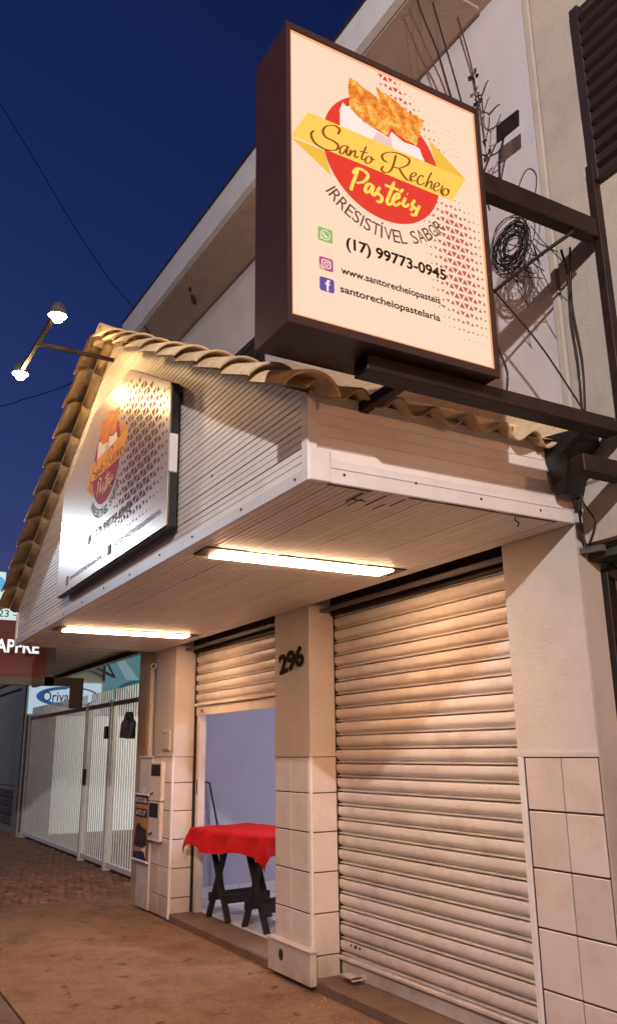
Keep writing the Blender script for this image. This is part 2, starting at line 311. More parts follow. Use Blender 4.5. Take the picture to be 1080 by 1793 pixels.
LETTERS = {"S":[[[0.2225,0.8839],[0.2314,0.9124],[0.2064,0.9207],[0.1687,0.902],[0.1518,0.8719],[0.1638,0.8479],[0.2051,0.8421],[0.2232,0.8278],[0.2086,0.8023],[0.1671,0.7877],[0.1263,0.792],[0.1021,0.8109],[0.0966,0.8374],[0.1106,0.857]]],"santo":[[[0.2678,0.8421],[0.251,0.8413],[0.2322,0.8198],[0.2309,0.7963],[0.2443,0.7999],[0.2633,0.8304],[0.2703,0.8431],[0.2612,0.8098],[0.2677,0.8008],[0.2764,0.8107]],[[0.2853,0.8357],[0.2736,0.7997],[0.2902,0.826],[0.3056,0.8379],[0.3016,0.8115],[0.3099,0.8056],[0.3204,0.8163]],[[0.3622,0.8827],[0.3412,0.8327],[0.3355,0.8105],[0.3456,0.8078],[0.3544,0.8179]],[[0.327,0.8446],[0.3673,0.8504]],[[0.3824,0.8387],[0.3651,0.832],[0.3533,0.8083],[0.3641,0.7983],[0.3835,0.8158],[0.384,0.836],[0.3907,0.8294],[0.4028,0.8299]]],"R":[[[0.5134,0.8998],[0.4972,0.8428],[0.4783,0.8045],[0.4515,0.7868],[0.4336,0.7942],[0.4447,0.8168]],[[0.4657,0.8441],[0.4449,0.8479],[0.4423,0.8721],[0.48,0.9003],[0.5334,0.9127],[0.5813,0.9057],[0.5746,0.875],[0.5323,0.841],[0.4967,0.8308]],[[0.5261,0.8386],[0.5453,0.8105],[0.5658,0.7947],[0.5838,0.7998],[0.5932,0.8101]]],"recheio":[[[0.5844,0.8135],[0.6103,0.8317],[0.6145,0.8452],[0.599,0.841],[0.5837,0.8166],[0.5872,0.796],[0.6146,0.8096]],[[0.6557,0.8403],[0.6433,0.8459],[0.6241,0.8217],[0.6213,0.7986],[0.6373,0.7953],[0.6598,0.8147]],[[0.7033,0.884],[0.6872,0.8539],[0.6624,0.7936],[0.6782,0.8198],[0.6972,0.8363],[0.6983,0.8222],[0.6917,0.7994],[0.7063,0.8014]],[[0.7086,0.809],[0.737,0.8281],[0.7396,0.8419],[0.7228,0.8365],[0.7086,0.8107],[0.7132,0.7929],[0.7414,0.8084]],[[0.7615,0.8389],[0.7465,0.8009],[0.7552,0.7913],[0.7649,0.8008]],[[0.7672,0.8582],[0.7699,0.8575]],[[0.7888,0.8319],[0.768,0.8233],[0.7526,0.7946],[0.7669,0.787],[0.7893,0.8089],[0.7867,0.8277],[0.7974,0.8196]]],"P":[[[0.3173,0.7606],[0.3045,0.718],[0.2884,0.6729],[0.2794,0.6437],[0.286,0.6429]],[[0.2894,0.7205],[0.3121,0.7536],[0.3501,0.7533],[0.364,0.7339],[0.3376,0.6978],[0.3053,0.6808]],[[0.3868,0.6981],[0.3664,0.6995],[0.3496,0.6737],[0.3516,0.6541],[0.3706,0.6659],[0.3885,0.6971],[0.3807,0.6648],[0.3906,0.6537],[0.4048,0.672]],[[0.4229,0.7049],[0.4083,0.6749],[0.4291,0.658],[0.4223,0.6327],[0.4,0.6295]],[[0.4975,0.7591],[0.4649,0.6743],[0.4552,0.6446],[0.4652,0.6351],[0.4831,0.6514]],[[0.4477,0.724],[0.519,0.7255]],[[0.4888,0.6649],[0.5157,0.6879],[0.5164,0.7047],[0.5004,0.6955],[0.4851,0.6603],[0.4984,0.6438],[0.5271,0.6673]],[[0.5238,0.7157],[0.5423,0.7374]],[[0.5531,0.7015],[0.5374,0.6628],[0.5512,0.6562],[0.5695,0.6743]],[[0.561,0.7227],[0.5636,0.7211]],[[0.601,0.7056],[0.5854,0.6751],[0.6077,0.6582],[0.5975,0.6298],[0.5745,0.6266]],[[0.5735,0.6444],[0.5904,0.6686]],[[0.5975,0.6298],[0.6249,0.686]]]}

def logo_art(A, T, arc_txt=True):
    """the round red emblem with its ribbon, pastries and brush lettering; T maps the sign's layout to the panel's"""
    tf = lambda pts: [T(*p) for p in pts]
    cx, cy, r = .447, .85, .297
    circ = [(cx+r*math.cos(2*math.pi*i/64), cy+r*math.sin(2*math.pi*i/64)) for i in range(64)]
    A.poly(tf(circ), 'red', 'emblem_disc')
    A.poly(tf([(.005,.782),(.159,.782),(.188,.672)]), 'gold', 'ribbon_fold'); A.poly(tf([(.700,1.055),(.896,.922),(.733,.925)]), 'gold', 'ribbon_fold')
    A.poly(tf([(.235,.92),(.236,1.014),(.252,1.059),(.27,1.045),(.288,1.057),(.352,1.004),(.48,.975),(.496,1.012),(.56,.985),(.624,.99),(.646,.984),(.655,.955),(.67,.928)]), 'paper', 'paper_cone')
    A.poly(tf([(.39,.92),(.42,.98),(.475,.97),(.49,1.0),(.50,.92)]), 'shade', 'paper_fold')
    def rough(pts, amp=.006):
        out = []
        for i, p in enumerate(pts):
            q = pts[(i+1) % len(pts)]; n = 6
            for k in range(n):
                t = k/n; out.append((p[0]+(q[0]-p[0])*t+random.uniform(-amp, amp), p[1]+(q[1]-p[1])*t+random.uniform(-amp, amp)))
        return out
    A.poly(tf(rough([(.418,1.218),(.529,1.188),(.566,1.166),(.681,1.147),(.659,1.081),(.624,.99),(.52,1.01),(.46,1.08)])), 'fry', 'pastry')
    A.poly(tf(rough([(.287,1.206),(.40,1.166),(.47,1.15),(.53,1.12),(.50,1.06),(.48,.98),(.352,1.004),(.287,1.042),(.285,1.106)])), 'fry', 'pastry')
    A.poly(tf([(.005,.79),(.083,.935),(.896,.922),(.808,.775)]), 'yellow', 'ribbon')
    for k_ in ('S', 'R'): V, F = ribbon(LETTERS[k_], .0125, .72); A.put(tf(V), F, 'brown', 'lettering')
    V, F = ribbon(LETTERS['santo']+LETTERS['recheio'], .0105, .72); A.put(tf(V), F, 'brown', 'lettering')
    V, F = ribbon(LETTERS['P'], .0180, .45); A.put(tf(V), F, 'lime', 'lettering')
    if arc_txt:
        s = 'IRRESISTÍVEL SABOR'; r0, r1 = .330, .390
        wd = []
        for ch in s: wd.append(.42 if ch in 'IÍ' else (.55 if ch == ' ' else (.8 if ch in 'SEL' else .95)))
        tot = sum(wd); a0, a1 = R(-139), R(-37); acc = 0; V, F = [], []
        for ch, ww in zip(s, wd):
            am = a0+(acc+ww/2)/tot*(a1-a0); acc += ww
            if ch == ' ': continue
            hw = (ww*.80)/tot*(a1-a0)*.42/2
            tv, tf_, (bx0, bx1, by0, by1) = text_geo(ch, .002, 3)
            top = r0 if ch != 'Í' else r0-.016
            b0 = len(V)
            for x, y in tv:
                u = ((x-bx0)/(bx1-bx0)-.5)*2*(hw if ch not in 'IÍ' else hw*(.42 if ch == 'I' else .85)); v = r1-(y-by0)/(by1-by0)*(r1-top)
                dx, dy = math.cos(am), math.sin(am)          # outward; tangent for reading left to right along the bottom
                tx, ty = -dy, dx
                V.append((cx+dx*v+tx*u, cy+dy*v+ty*u))
            F += [tuple(i+b0 for i in f) for f in tf_]
        A.put(tf(V), F, 'grey', 'lettering')
def icon_art(A, x0, x1, y0, y1, kind):
    def rr(a, b, c, d, r, n=5):
        P = []
        for (px, py, s) in ((b-r, d-r, 0), (a+r, d-r, 90), (a+r, c+r, 180), (b-r, c+r, 270)):
            for i in range(n+1): P.append((px+r*math.cos(R(s+90*i/n)), py+r*math.sin(R(s+90*i/n))))
        return P
    def ring(cx, cy, ro_, ri, n=28, a0=0, a1=360):
        V, F = [], []
        for i in range(n+1):
            a = R(a0+(a1-a0)*i/n); V += [(cx+ro_*math.cos(a), cy+ro_*math.sin(a)), (cx+ri*math.cos(a), cy+ri*math.sin(a))]
            if i: F.append((2*i-2, 2*i-1, 2*i+1, 2*i))
        return V, F
    cx, cy, h = (x0+x1)/2, (y0+y1)/2, (y1-y0)/2; wd = (x1-x0)/2
    A.poly(rr(x0, x1, y0, y1, wd*(.18 if kind == 'w' else .3)), {'w': 'green', 'i': 'pink', 'f': 'violet'}[kind], 'icon_square')
    if kind == 'w':
        V, F = ring(cx, cy, wd*.68, wd*.56); A.put(V, F, 'paper', 'icon_mark')
        A.poly([(cx-wd*.72, cy-h*.72), (cx-wd*.62, cy-h*.25), (cx-wd*.3, cy-h*.6)], 'paper', 'icon_mark')
        V, F = ribbon([[(cx-wd*.26, cy+h*.28), (cx-wd*.24, cy+h*.05), (cx-wd*.02, cy-h*.2), (cx+wd*.28, cy-h*.28)]], wd*.26, 0); A.put(V, F, 'paper', 'icon_mark')
    elif kind == 'i':
        A.poly([(x0+wd*.3, y0+h*.02), (x0+wd*.9, y0+h*.02), (x0+wd*.02, y0+h*.8), (x0+wd*.02, y0+h*.3)], 'peach', 'icon_mark')
        o = rr(cx-wd*.66, cx+wd*.66, cy-h*.66, cy+h*.66, wd*.35); i_ = rr(cx-wd*.52, cx+wd*.52, cy-h*.52, cy+h*.52, wd*.26); n = len(o)
        A.put(o+i_, [(k, (k+1) % n, n+(k+1) % n, n+k) for k in range(n)], 'paper', 'icon_mark')
        V, F = ring(cx, cy, wd*.34, wd*.2); A.put(V, F, 'paper', 'icon_mark')
        A.poly([(cx+wd*.42+wd*.08*math.cos(a*1.05), cy+h*.42+wd*.08*math.sin(a*1.05)) for a in range(6)], 'paper', 'icon_mark')
    else:
        V, F = ribbon([[(cx+wd*.42, cy+h*.56), (cx+wd*.2, cy+h*.6), (cx+wd*.08, cy+h*.4), (cx+wd*.08, cy-h*.1), (cx+wd*.08, cy-h*.9)]], wd*.3, 0); A.put(V, F, 'paper', 'icon_mark')
        A.poly([(cx-wd*.26, cy+h*.02), (cx+wd*.42, cy+h*.02), (cx+wd*.42, cy+h*.24), (cx-wd*.26, cy+h*.24)], 'paper', 'icon_mark')
def triangles(A, x0, x1, y0, y1, pitch, dens, mk, name, th=.06, ph=None, fill=.66):
    V, F = [], []; hh = ph or pitch*.87; j = 0; y = y0
    while y < y1:
        i = 0; x = x0
        while x < x1:
            up_ = (i+j) % 2 == 0; px = x; py = y+hh/2
            d = dens(px, py)
            if d > th:
                sz = pitch*min(1, d)*fill; h2 = hh*min(1, d)*fill; b = len(V)
                if up_: V += [(px-sz/2, py-h2/2), (px+sz/2, py-h2/2), (px, py+h2/2)]
                else: V += [(px-sz/2, py+h2/2), (px, py-h2/2), (px+sz/2, py+h2/2)]
                F.append((b, b+1, b+2))
            x += pitch*.55; i += 1
        y += hh; j += 1
    if F: A.put(V, F, mk, name)['kind'] = 'stuff'

# ------------------------------------------------------------------ ground
b = MB(); b.box(-80, 80, -80, 60, -.6, -.15); b.build('ground', M['road'], kind='structure')
b = MB(); b.box(-60, 30, -9.0, -2.03, -.148, -.135); b.build('road', M['road'], kind='structure')
def pav():
    b = MB(); b.add([(-10.2,-1.86,0),(3.5,-1.86,0),(3.5,.02,0),(-8.6,.02,0),(-9.3,.02,0),(-10.2,.62,0)], [(0,1,2,3,4,5)])
    b.box(-10.2, 3.5, -1.86, .6, -.14, -.004); return b
pav().build('pavement', M['concrete'], kind='structure')
b = MB()
x = -40.0
while x < 6: b.cham(x, x+.99, -2.02, -1.865, -.145, .004, .02); x += 1.0
b.build('kerb', M['kerb'], kind='structure')
bp = empty('brick_pavement', (-14, -.6, 0), kind='structure')
b = MB(); b.box(-40, -10.205, -1.86, .6, -.14, -.012); b.build('paver_bed', M['sand'], bp)
b = MB(); b.cham(-.098, .098, -.047, .047, -.03, .0, .006); brick_me = b.mesh('brick', M['brick'])
cnt = 0; rest = MB()
xx = -10.31; row = 0
while xx > -26:
    yy = -1.80 + (.05 if row % 2 else 0)
    while yy < .56:
        z = random.uniform(-.010, .008)
        if cnt < 295:
            inst(brick_me, 'brick', bp, (xx+random.uniform(-.004,.004), yy, z), (random.uniform(-.02,.02), random.uniform(-.02,.02), R(90)+random.uniform(-.03,.03)) if False else (random.uniform(-.05,.05), random.uniform(-.04,.04), random.uniform(-.03,.03)), (1, 1, 1)); cnt += 1
        else:
            rest.box(xx-.096, xx+.096, yy-.045, yy+.045, -.03, z)
        yy += .102
    xx -= .205; row += 1
rest.build('brick_field', M['brick'], bp, kind='stuff')

random.seed(5)
b = MB()
for k in range(240):
    x, y = random.uniform(-10, -2.5), -.02-abs(random.gauss(0, .28)); r_ = random.uniform(.002, .007)
    if y > -1.8: b.ball((x, y, r_*.4), r_, 5, 3, .7)
b.build('grit', M['pebble'], kind='stuff')
# ------------------------------------------------------------------ shop building
shop = empty('shop_building', (-6, .3, 0), 'white painted corner shop with tiled pillars and two roller shutters under a canopy', 'building')
ZT = 1.566; TP = .2715
b = MB(); b.cham(0, 1, 0, 1, 0, 1, .012)
def wtile(x0, x1, z0, z1, parent):                        # tile on a street-facing face
    me = MB().cham(-(x1-x0)/2, (x1-x0)/2, 0, .012, -(z1-z0)/2, (z1-z0)/2, .003).mesh('tile', M['tile'])
    return me
_tc = {}
def put_tile(kind, w_, h_, parent, loc):
    key = (kind, round(w_, 3), round(h_, 3))
    if key not in _tc:
        if kind == 'f': _tc[key] = MB().cham(-w_/2, w_/2, -.006, .006, -h_/2, h_/2, .003).mesh('tile', M['tile'])
        else: _tc[key] = MB().cham(-.006, .006, -w_/2, w_/2, -h_/2, h_/2, .003).mesh('tile', M['tile'])
    o = inst(_tc[key], 'tile', parent, loc); o.rotation_euler = (0, 0, random.uniform(-.004, .004)); return o
G_ = .009
def pillar(x0, x1, cols, dep, zb=.02, side=True, zrow0=None):
    p = MB(); p.box(x0, x1, .006, .30, 0, ZT-.01); p.build_core = None
    core = p.build('pillar', M['grout'], shop)
    q = MB(); q.box(x0-.002, x1, 0, .30, ZT, 2.80); q.box(x0-.004, x1+.004, -.010, .302, ZT-.012, ZT+.012)   # plastered upper half and ledge
    q.build('pillar_shaft', M['wall_clean'], core)
    zs = [ZT-.014]
    for i in range(1, 6): zs.append(ZT-TP*i)
    zs.append(zb)
    for a, c in cols:
        for i in range(6):
            put_tile('f', c-a-G_, zs[i]-zs[i+1]-G_, core, ((a+c)/2, 0, (zs[i]+zs[i+1])/2))
    if side:
        for i in range(6): put_tile('s', dep-.012-G_, zs[i]-zs[i+1]-G_, core, (x1+.0005, .006+dep/2, (zs[i]+zs[i+1])/2))
        e = MB(); e.cham(x1-.022, x1+.007, -.007, .016, .02, ZT-.014, .004); e.build('corner_trim', M['pvc_trim'], core)
    return core
pl_l = pillar(-9.0, -8.43, [(-8.99,-8.72),(-8.72,-8.455)], .225)
pl_m = pillar(-6.145, -5.578, [(-6.135,-5.87),(-5.87,-5.603)], .225)
pl_r = pillar(-3.383, -2.851, [(-3.335,-3.085),(-3.085,-2.853)], .225, side=False)
e = MB(); e.cham(-3.381, -3.34, -.012, .0, .0, ZT-.014, .004); e.build('corner_trim', M['pvc_trim'], pl_r)
# base box of the middle pillar
bb = MB(); bb.cham(-6.165, -5.515, -.055, .0, .035, .245, .005); bb.cham(-6.175, -5.505, -.065, .0, .245, .262, .004)
bx = bb.build('base_box', M['tile'], shop)
t = MB(); t.prism([(-5.948+.033*math.cos(i*.52), .165+.04*math.sin(i*.52)) for i in range(12)], 1, -.058, -.03); t.build('drain_hole', M['black'], bx)
# strip left of the left pillar, recess and downpipe
b = MB(); b.box(-9.62, -9.315, .0, .62, 0, 2.86); b.build('wall_strip', M['ochre'], shop)
b = MB(); b.box(-9.315, -9.0, .07, .6, 0, 2.86); b.build('recessed_wall', M['wall'], shop)
b = MB(); b.tube([(-9.255,.035,1.5),(-9.255,.035,2.52)], .03, 8); b.build('downpipe', M['pvc_trim'], shop)
b = MB(); b.cham(-9.392, -8.995, -.022, .068, .02, ZT-.03, .008); b.cham(-9.40, -8.99, -.03, .068, ZT-.03, ZT-.005, .005); mb_ = b.build('meter_wall', M['wall_clean'], shop)
for (x0, x1, z0, z1, wx0, wx1, wz0, wz1) in ((-9.0,-8.62,1.11,1.50,-8.93,-8.66,1.36,1.476), (-9.0,-8.63,.715,1.10,-8.955,-8.69,.945,1.085)):
    b = MB(); b.cham(x0, x1, -.05, -.008, z0, z1, .006); b.box(x0+.02, x1, -.054, -.05, z0-.0, z0+.012); mo = b.build('meter_box', M['tile'], shop)
    c = MB(); c.box(wx0, wx1, -.054, -.045, wz0, wz1); c.build('meter_window', M['black'], mo)
    c = MB(); c.tube([(x0+.1,-.055,z0+.06),(x0+.1,-.07,z0+.06)], .012, 6); c.tube([(x0+.16,-.055,z0+.075),(x0+.16,-.07,z0+.075)], .009, 6); c.build('latch', M['black'], mo)
b = MB(); b.cham(-8.74, -8.52, -.014, .002, 1.61, 1.83, .005); bo = b.build('blank_plate', M['wall_clean'], shop)
c = MB(); c.box(-8.70,-8.58,-.017,-.013,1.625,1.632); c.box(-8.70,-8.65,-.017,-.013,1.79,1.80); c.box(-8.62,-8.59,-.017,-.013,1.79,1.797); c.build('slot', M['black'], bo)
# step, floor and room
b = MB(); b.cham(-8.47, -6.11, .004, .62, -.01, .072, .012); b.build('step', M['step'], shop)
b = MB(); b.cham(-5.60, -3.30, .004, .62, -.01, .072, .012); b.build('step', M['step'], shop)
fl = MB(); fl.box(-8.95, -3.3, .30, 4.0, .0, .070); fo = fl.build('shop_floor', M['grout'], shop)
fm = MB().cham(-.222,.222,-.222,.222,-.006,.006,.003).mesh('floor_tile', M['floor_tile'])
for i in range(8):
    for j in range(5): inst(fm, 'floor_tile', fo, (-8.72+.45*i, .53+.45*j, .076))
b = MB(); b.box(-9.1, -8.95, .3, 4.0, 0, 2.9); b.build('room_wall', M['lilac'], shop, 'lilac painted side wall of the room')
b = MB(); b.box(-8.95, -3.2, 4.0, 4.1, 0, 2.9); b.box(-3.3, -3.2, .6, 4.0, 0, 2.9); b.build('room_wall', M['white_room'], shop)
b = MB(); b.box(-9.1, -3.2, .3, 4.1, 2.9, 3.0); b.build('room_ceiling', M['white_room'], shop)
sk = empty('skirting', (0, 0, 0)); sk.parent = shop; sk.location = -worg(shop)
for i in range(8): 
    o = MB().cham(-8.949, -8.938, .55+.45*i+.003, 1.0+.45*i-.003, .084, .20, .002).build('tile', M['floor_tile'], sk)
# roller shutters
prof = [(.034,0),(.034,.0055),(-.004,.0065),(-.006,.014),(.022,.016),(.020,.022),(.004,.029),(-.006,.038),(-.011,.056),(-.011,.078),(-.008,.095),(.034,.0965),(.034,.1)]
def shutter(x0, x1, z0, n, big):
    r = empty('roller_shutter', (-.5*(0)+(x0+x1)/2, .235, z0)); r.parent = shop; r.location = Vector(((x0+x1)/2, .235, z0))-worg(shop)
    me = MB().sweep([(p[0], p[1]) for p in prof], 0, -(x1-x0)/2, (x1-x0)/2).mesh('slat', M['shutter'])
    for p in me.polygons: p.use_smooth = True
    me.set_sharp_from_angle(angle=R(38))
    for i in range(n):
        o = inst(me, 'slat', r, ((x0+x1)/2, .235+random.uniform(-.0015,.0015), z0+.12+.1*i)); o.rotation_euler = (random.uniform(-.02,.02), 0, random.uniform(-.0006,.0006))
    b = MB(); b.box(x0, x1, .232, .245, z0, z0+.095); b.cham(x0, x1, .205, .245, z0+.095, z0+.119, .004); b.build('bottom_bar', M['shutter'], r)
    return r
s1 = shutter(-5.575, -3.31, .082, 25, True)
s2 = shutter(-8.395, -6.10, 1.965, 7, False)
b = MB(); b.box(-5.42,-5.26,.12,.20,.112,.122); b.box(-5.27,-5.26,.12,.235,.10,.135); b.build('lock_bar', M['shutter'], s1)
b = MB()
for dx in (-.06, 0, .055): b.tube([(-5.36+dx,.222,.285),(-5.36+dx,.214,.285)], .012 if dx == 0 else .007, 8)
b.build('keyhole', M['black'], s1)
b = MB(); b.box(-8.2,-8.17,.20,.21,1.99,2.02); b.build('latch', M['black'], s2)
gr = [(-8.428,-8.405,M['black']),(-8.405,-8.335,M['shutter']),(-5.577,-5.565,M['black'])]
for x0, x1, mm in gr:
    b = MB(); b.box(x0, x1, .222 if mm is M['black'] else .245, .32, .07, 2.7 if mm is M['black'] else 1.99); b.build('guide_rail', mm, shop)
b = MB(); b.box(-8.37,-8.36,.238,.246,1.18,1.33); b.build('strike_plate', M['black'], shop)
b = MB(); b.box(-8.43,-6.145,.10,.14,2.64,2.665); b.box(-5.578,-3.383,.10,.14,2.64,2.665); b.build('head_rail', M['grey_steel'], shop)
b = MB(); b.box(-8.43,-6.145,.20,.6,2.615,2.86); b.box(-5.578,-3.383,.20,.6,2.615,2.86); b.build('lintel', M['steel'], shop)
b = MB(); b.box(-9.62,-2.851,.0,.6,2.80,3.06); b.build('lintel_wall', M['wall'], shop)
# number
vs, fs = text_box('296', 0, .405, 0, .165, .035)
ca, sa = math.cos(R(7)), math.sin(R(7))
b = MB(); n = len(vs); 
b.add([(-6.05+x*ca-y*sa, -.010, 2.185+x*sa+y*ca) for x, y in vs]+[(-6.05+x*ca-y*sa, -.0005, 2.185+x*sa+y*ca) for x, y in vs], fs+[tuple(i+n for i in f[::-1]) for f in fs])
b.build('house_number', M['digit'], shop)
# upper storey, turned one degree
T1 = R(1.0)
def U(d, off, z): return (-2.8 - d*math.cos(T1) + off*math.sin(T1)*1.0, .05 - d*math.sin(T1) - off*math.cos(T1), z)   # d leftwards along the wall, off towards the street
def ubox(b, d0, d1, o0, o1, z0, z1):
    P = [U(d0,o0,z0),U(d1,o0,z0),U(d1,o1,z0),U(d0,o1,z0),U(d0,o0,z1),U(d1,o0,z1),U(d1,o1,z1),U(d0,o1,z1)]
    return b.add(P, [(0,3,2,1),(4,5,6,7),(0,1,5,4),(1,2,6,5),(2,3,7,6),(3,0,4,7)])
b = MB(); ubox(b, 0, 6.5, -.25, 0, 3.06, 6.34); b.build('upper_wall', M['upper'], shop)
b = MB(); b.cham(-2.79, 1.6, .0, .4, 2.86, 8.5, .02); b.build('upper_wall', M['beige'], shop, 'beige rendered upper wall on the right, slightly proud')
b = MB(); b.cham(-2.845, -2.79, .002, .3, 2.80, 6.34, .01); b.build('corner_render', M['beige'], shop)
b = MB(); ubox(b, -.02, 6.2, -.2, .53, 6.34, 6.40); ubox(b, .4, 6.2, .04, .49, 6.318, 6.34); ev = b.build('eave', M['soffit_slab'], shop)
b = MB(); ubox(b, -.02, 6.2, .50, .56, 6.33, 6.63); ubox(b, 6.15, 6.22, -.2, .50, 6.33, 6.63); b.build('fascia', M['white_steel'], ev)
b = MB(); ubox(b, -.02, 6.22, -.3, .575, 6.632, 6.65); b.build('roof_edge', M['louver'], ev)
for cx_, cy_, a_, c_ in ((-7.35,-.385,.05,.012),(-7.53,-.27,.11,.02)):
    b = MB(); b.prism([(cx_+a_*math.cos(i*.5236)*.8+c_*math.sin(i*.5236), cy_-a_*math.cos(i*.5236)*.5+c_*math.sin(i*.5236)) for i in range(12)], 2, 6.311, 6.3175); b.build('stain_hole', M['louver'], ev)
b = MB(); ubox(b, 5.78, 5.84, 0, .03, 3.06, 6.34); b.build('wall_rib', M['pvc_trim'], shop)
wd_ = MB(); ubox(wd_, 3.52, 5.2, -.02, .012, 4.2, 5.46); wo_ = wd_.build('window', M['louver'], shop)
for i in range(14):
    s = MB(); P = [U(3.56,.012,4.25+.085*i),U(5.16,.012,4.25+.085*i),U(5.16,.04,4.25+.085*i+.02),U(3.56,.04,4.25+.085*i+.02),U(3.56,.012,4.25+.085*i+.07),U(5.16,.012,4.25+.085*i+.07)]
    s.add(P, [(0,1,2,3),(3,2,5,4),(0,3,4),(1,5,2)]); s.build('slat', M['louver'], wo_)
b = MB(); b.box(-2.44, -1.2, -.03, .01, 4.46, 5.56); wo2 = b.build('window', M['louver'], shop)
lm = MB().add([(-.58,0,0),(.58,0,0),(.58,-.03,.015),(-.58,-.03,.015),(-.58,0,.075),(.58,0,.075)], [(0,1,2,3),(3,2,5,4),(0,3,4),(1,5,2)]).mesh('slat', M['louver'])
for i in range(12): inst(lm, 'slat', wo2, (-1.82, -.03, 4.50+.087*i))
b = MB(); b.cham(-2.47,-2.41,-.045,.0,4.44,5.58,.004); b.cham(-2.41,-1.2,-.045,.0,4.44,4.47,.004); b.build('frame', M['louver'], wo2)

# ------------------------------------------------------------------ canopy
XL, XR, YF, ZS = -9.04, -2.851, -1.538, 2.69
XC = (XL+XR)/2; SL = .545; ZR = 3.095 + SL*(XR-XC); AN = math.atan(SL)
can = empty('entrance_canopy', (XC, -.77, ZS), 'projecting gabled canopy clad in grooved white boards under cream roof tiles', 'canopy')
zroof = lambda x: ZR - SL*abs(x-XC)
def grooves(n0, n1, step=.0335, g=.006, d=.006):
    out = []; a = n0
    while a < n1-1e-6:
        e = min(a+step, n1); out += [(a, d), (a+g*.5, d), (a+g, 0), (e-.0005, 0)]; a = e
    return out
# soffit boards run along the facade
gp = grooves(0, .1005, .0335, .0042, .006)
sb = MB().sweep([(p[0], p[1]) for p in gp], 0, -(XR-XL)/2, (XR-XL)/2)
sbm = sb.mesh('soffit_board', M['pvc'])
for i in range(15):
    o = inst(sbm, 'soffit_board', can, (XC, YF+.012+.1015*i, ZS+.001+random.uniform(-.002,.002)))
b = MB(); b.box(XL, XR, YF, 0, ZS+.012, ZS+.03); b.build('soffit_backing', M['roof_deck'], can)
# gable boards
for i in range(20):
    z0 = 2.752+.1*i; z1 = z0+.0995
    if z0 > ZR-.07: break
    gs = [(z, d) for z, d in grooves(z0, z1) if z < ZR-.03]
    vs = []
    for z, d in gs:
        ins = max(0, (z-(zroof(XR)-.012))/SL)
        jl = 0
        vs += [(XL+ins+.004, YF+d, z), (XR-ins-.004, YF+d, z)]
    n = len(gs)
    MB().add(vs, [(2*k, 2*k+1, 2*k+3, 2*k+2) for k in range(n-1)]).build('gable_board', M['pvc'], can)
b = MB(); b.prism([(XL+.03,2.70),(XR-.03,2.70),(XR-.03,3.0),(XC,ZR-.08),(XL+.03,3.0)], 1, YF+.03, YF+.05); b.build('gable_backing', M['roof_deck'], can)
b = MB(); b.cham(XL, XR+.004, YF-.014, YF+.01, ZS-.004, 2.752, .004); b.build('bottom_trim', M['pvc_trim'], can)
b = MB(); b.cham(XR-.045, XR+.012, YF-.018, YF+.03, ZS-.006, 3.075, .004); b.cham(XR-.02, XR+.018, YF-.012, YF+.09, ZS-.004, 2.83, .004); b.build('corner_trim', M['pvc_trim'], can)
b = MB(); b.cham(XL-.012, XL+.03, YF-.018, YF+.03, ZS-.006, 3.02, .004); b.build('corner_trim', M['pvc_trim'], can)
# side fascias
for X_, s in ((XR, 1), (XL, -1)):
    for k, (z0, z1) in enumerate(((2.79,2.895),(2.895,3.0),(3.0,3.10))):
        b = MB(); gsz = [(X_-s*(.006-.0) if False else X_-s*d, z) for z, d in grooves(z0, z1-.001, .052, .004, .003)]
        n = len(gsz); b.add([(x_, YF+.0, z) for x_, z in gsz]+[(x_, -.002, z) for x_, z in gsz], [(i, i+1, n+i+1, n+i) for i in range(n-1)]); b.build('fascia_board', M['pvc'], can)
    b = MB(); b.cham(min(X_, X_+s*.012), max(X_, X_+s*.012), YF+.085, -.002, ZS-.004, 2.79, .004); b.cham(min(X_, X_+s*.016), max(X_, X_+s*.016), YF+.085, -.002, 2.752, 2.76, .002); b.build('bottom_trim', M['pvc_trim'], can)
    b = MB(); b.box(min(X_-s*.03, X_-s*.015), max(X_-s*.03, X_-s*.015), YF+.05, 0, ZS, 3.05); b.build('fascia_backing', M['roof_deck'], can)
# roof deck and tiles
b = MB(); b.prism([(XL+.012,3.02),(XC,ZR-.06),(XR-.012,3.02),(XR-.012,3.0),(XC,ZR-.085),(XL+.012,3.0)], 1, -1.525, .04); b.build('roof_deck', M['roof_deck'], can)
def s_tile():
    b = MB(); n = 14; W_ = .205; L_ = .41; th = .013
    def h(t):
        return .045*math.sin(math.pi*t/.58) if t < .58 else -.020*math.sin(math.pi*(t-.58)/.42)
    vs = []
    for e in (0, 1):
        for lay in (0, 1):
            for i in range(n+1):
                t = i/n*1.06; tt = min(t, 1); vs.append((e*L_, t*W_, h(tt if t <= 1 else 1)*(1.0 if e else .86)+(.022 if e else 0)+lay*th + (.012 if t > 1 else 0)))
    q = n+1; fs = []
    for i in range(n):
        fs += [(q+i, q+i+1, 3*q+i+1, 3*q+i), (i+1, i, 2*q+i, 2*q+i+1), (2*q+i, 3*q+i, 3*q+i+1, 2*q+i+1)]
    b.add(vs, fs, True); return b
tm = s_tile().mesh('roof_tile', M['roof_tile'])
ca_ = math.cos(AN)
for s in (1, -1):
    for r in range(10):
        dist = r*.355
        for c in range(8):
            y = -1.60+.205*c if s == 1 else -1.60+.205*(c+1)
            x0 = XC+s*dist*ca_; z0 = ZR-dist*math.sin(AN)-.020
            if c == 7 and False: continue
            o = inst(tm, 'roof_tile', can, (x0, y+random.uniform(-.004,.004), z0+random.uniform(-.003,.004)))
            o.rotation_mode = 'XYZ'; o.rotation_euler = (0, AN+random.uniform(-.008,.008), 0) if s == 1 else (0, AN+random.uniform(-.008,.008), math.pi)
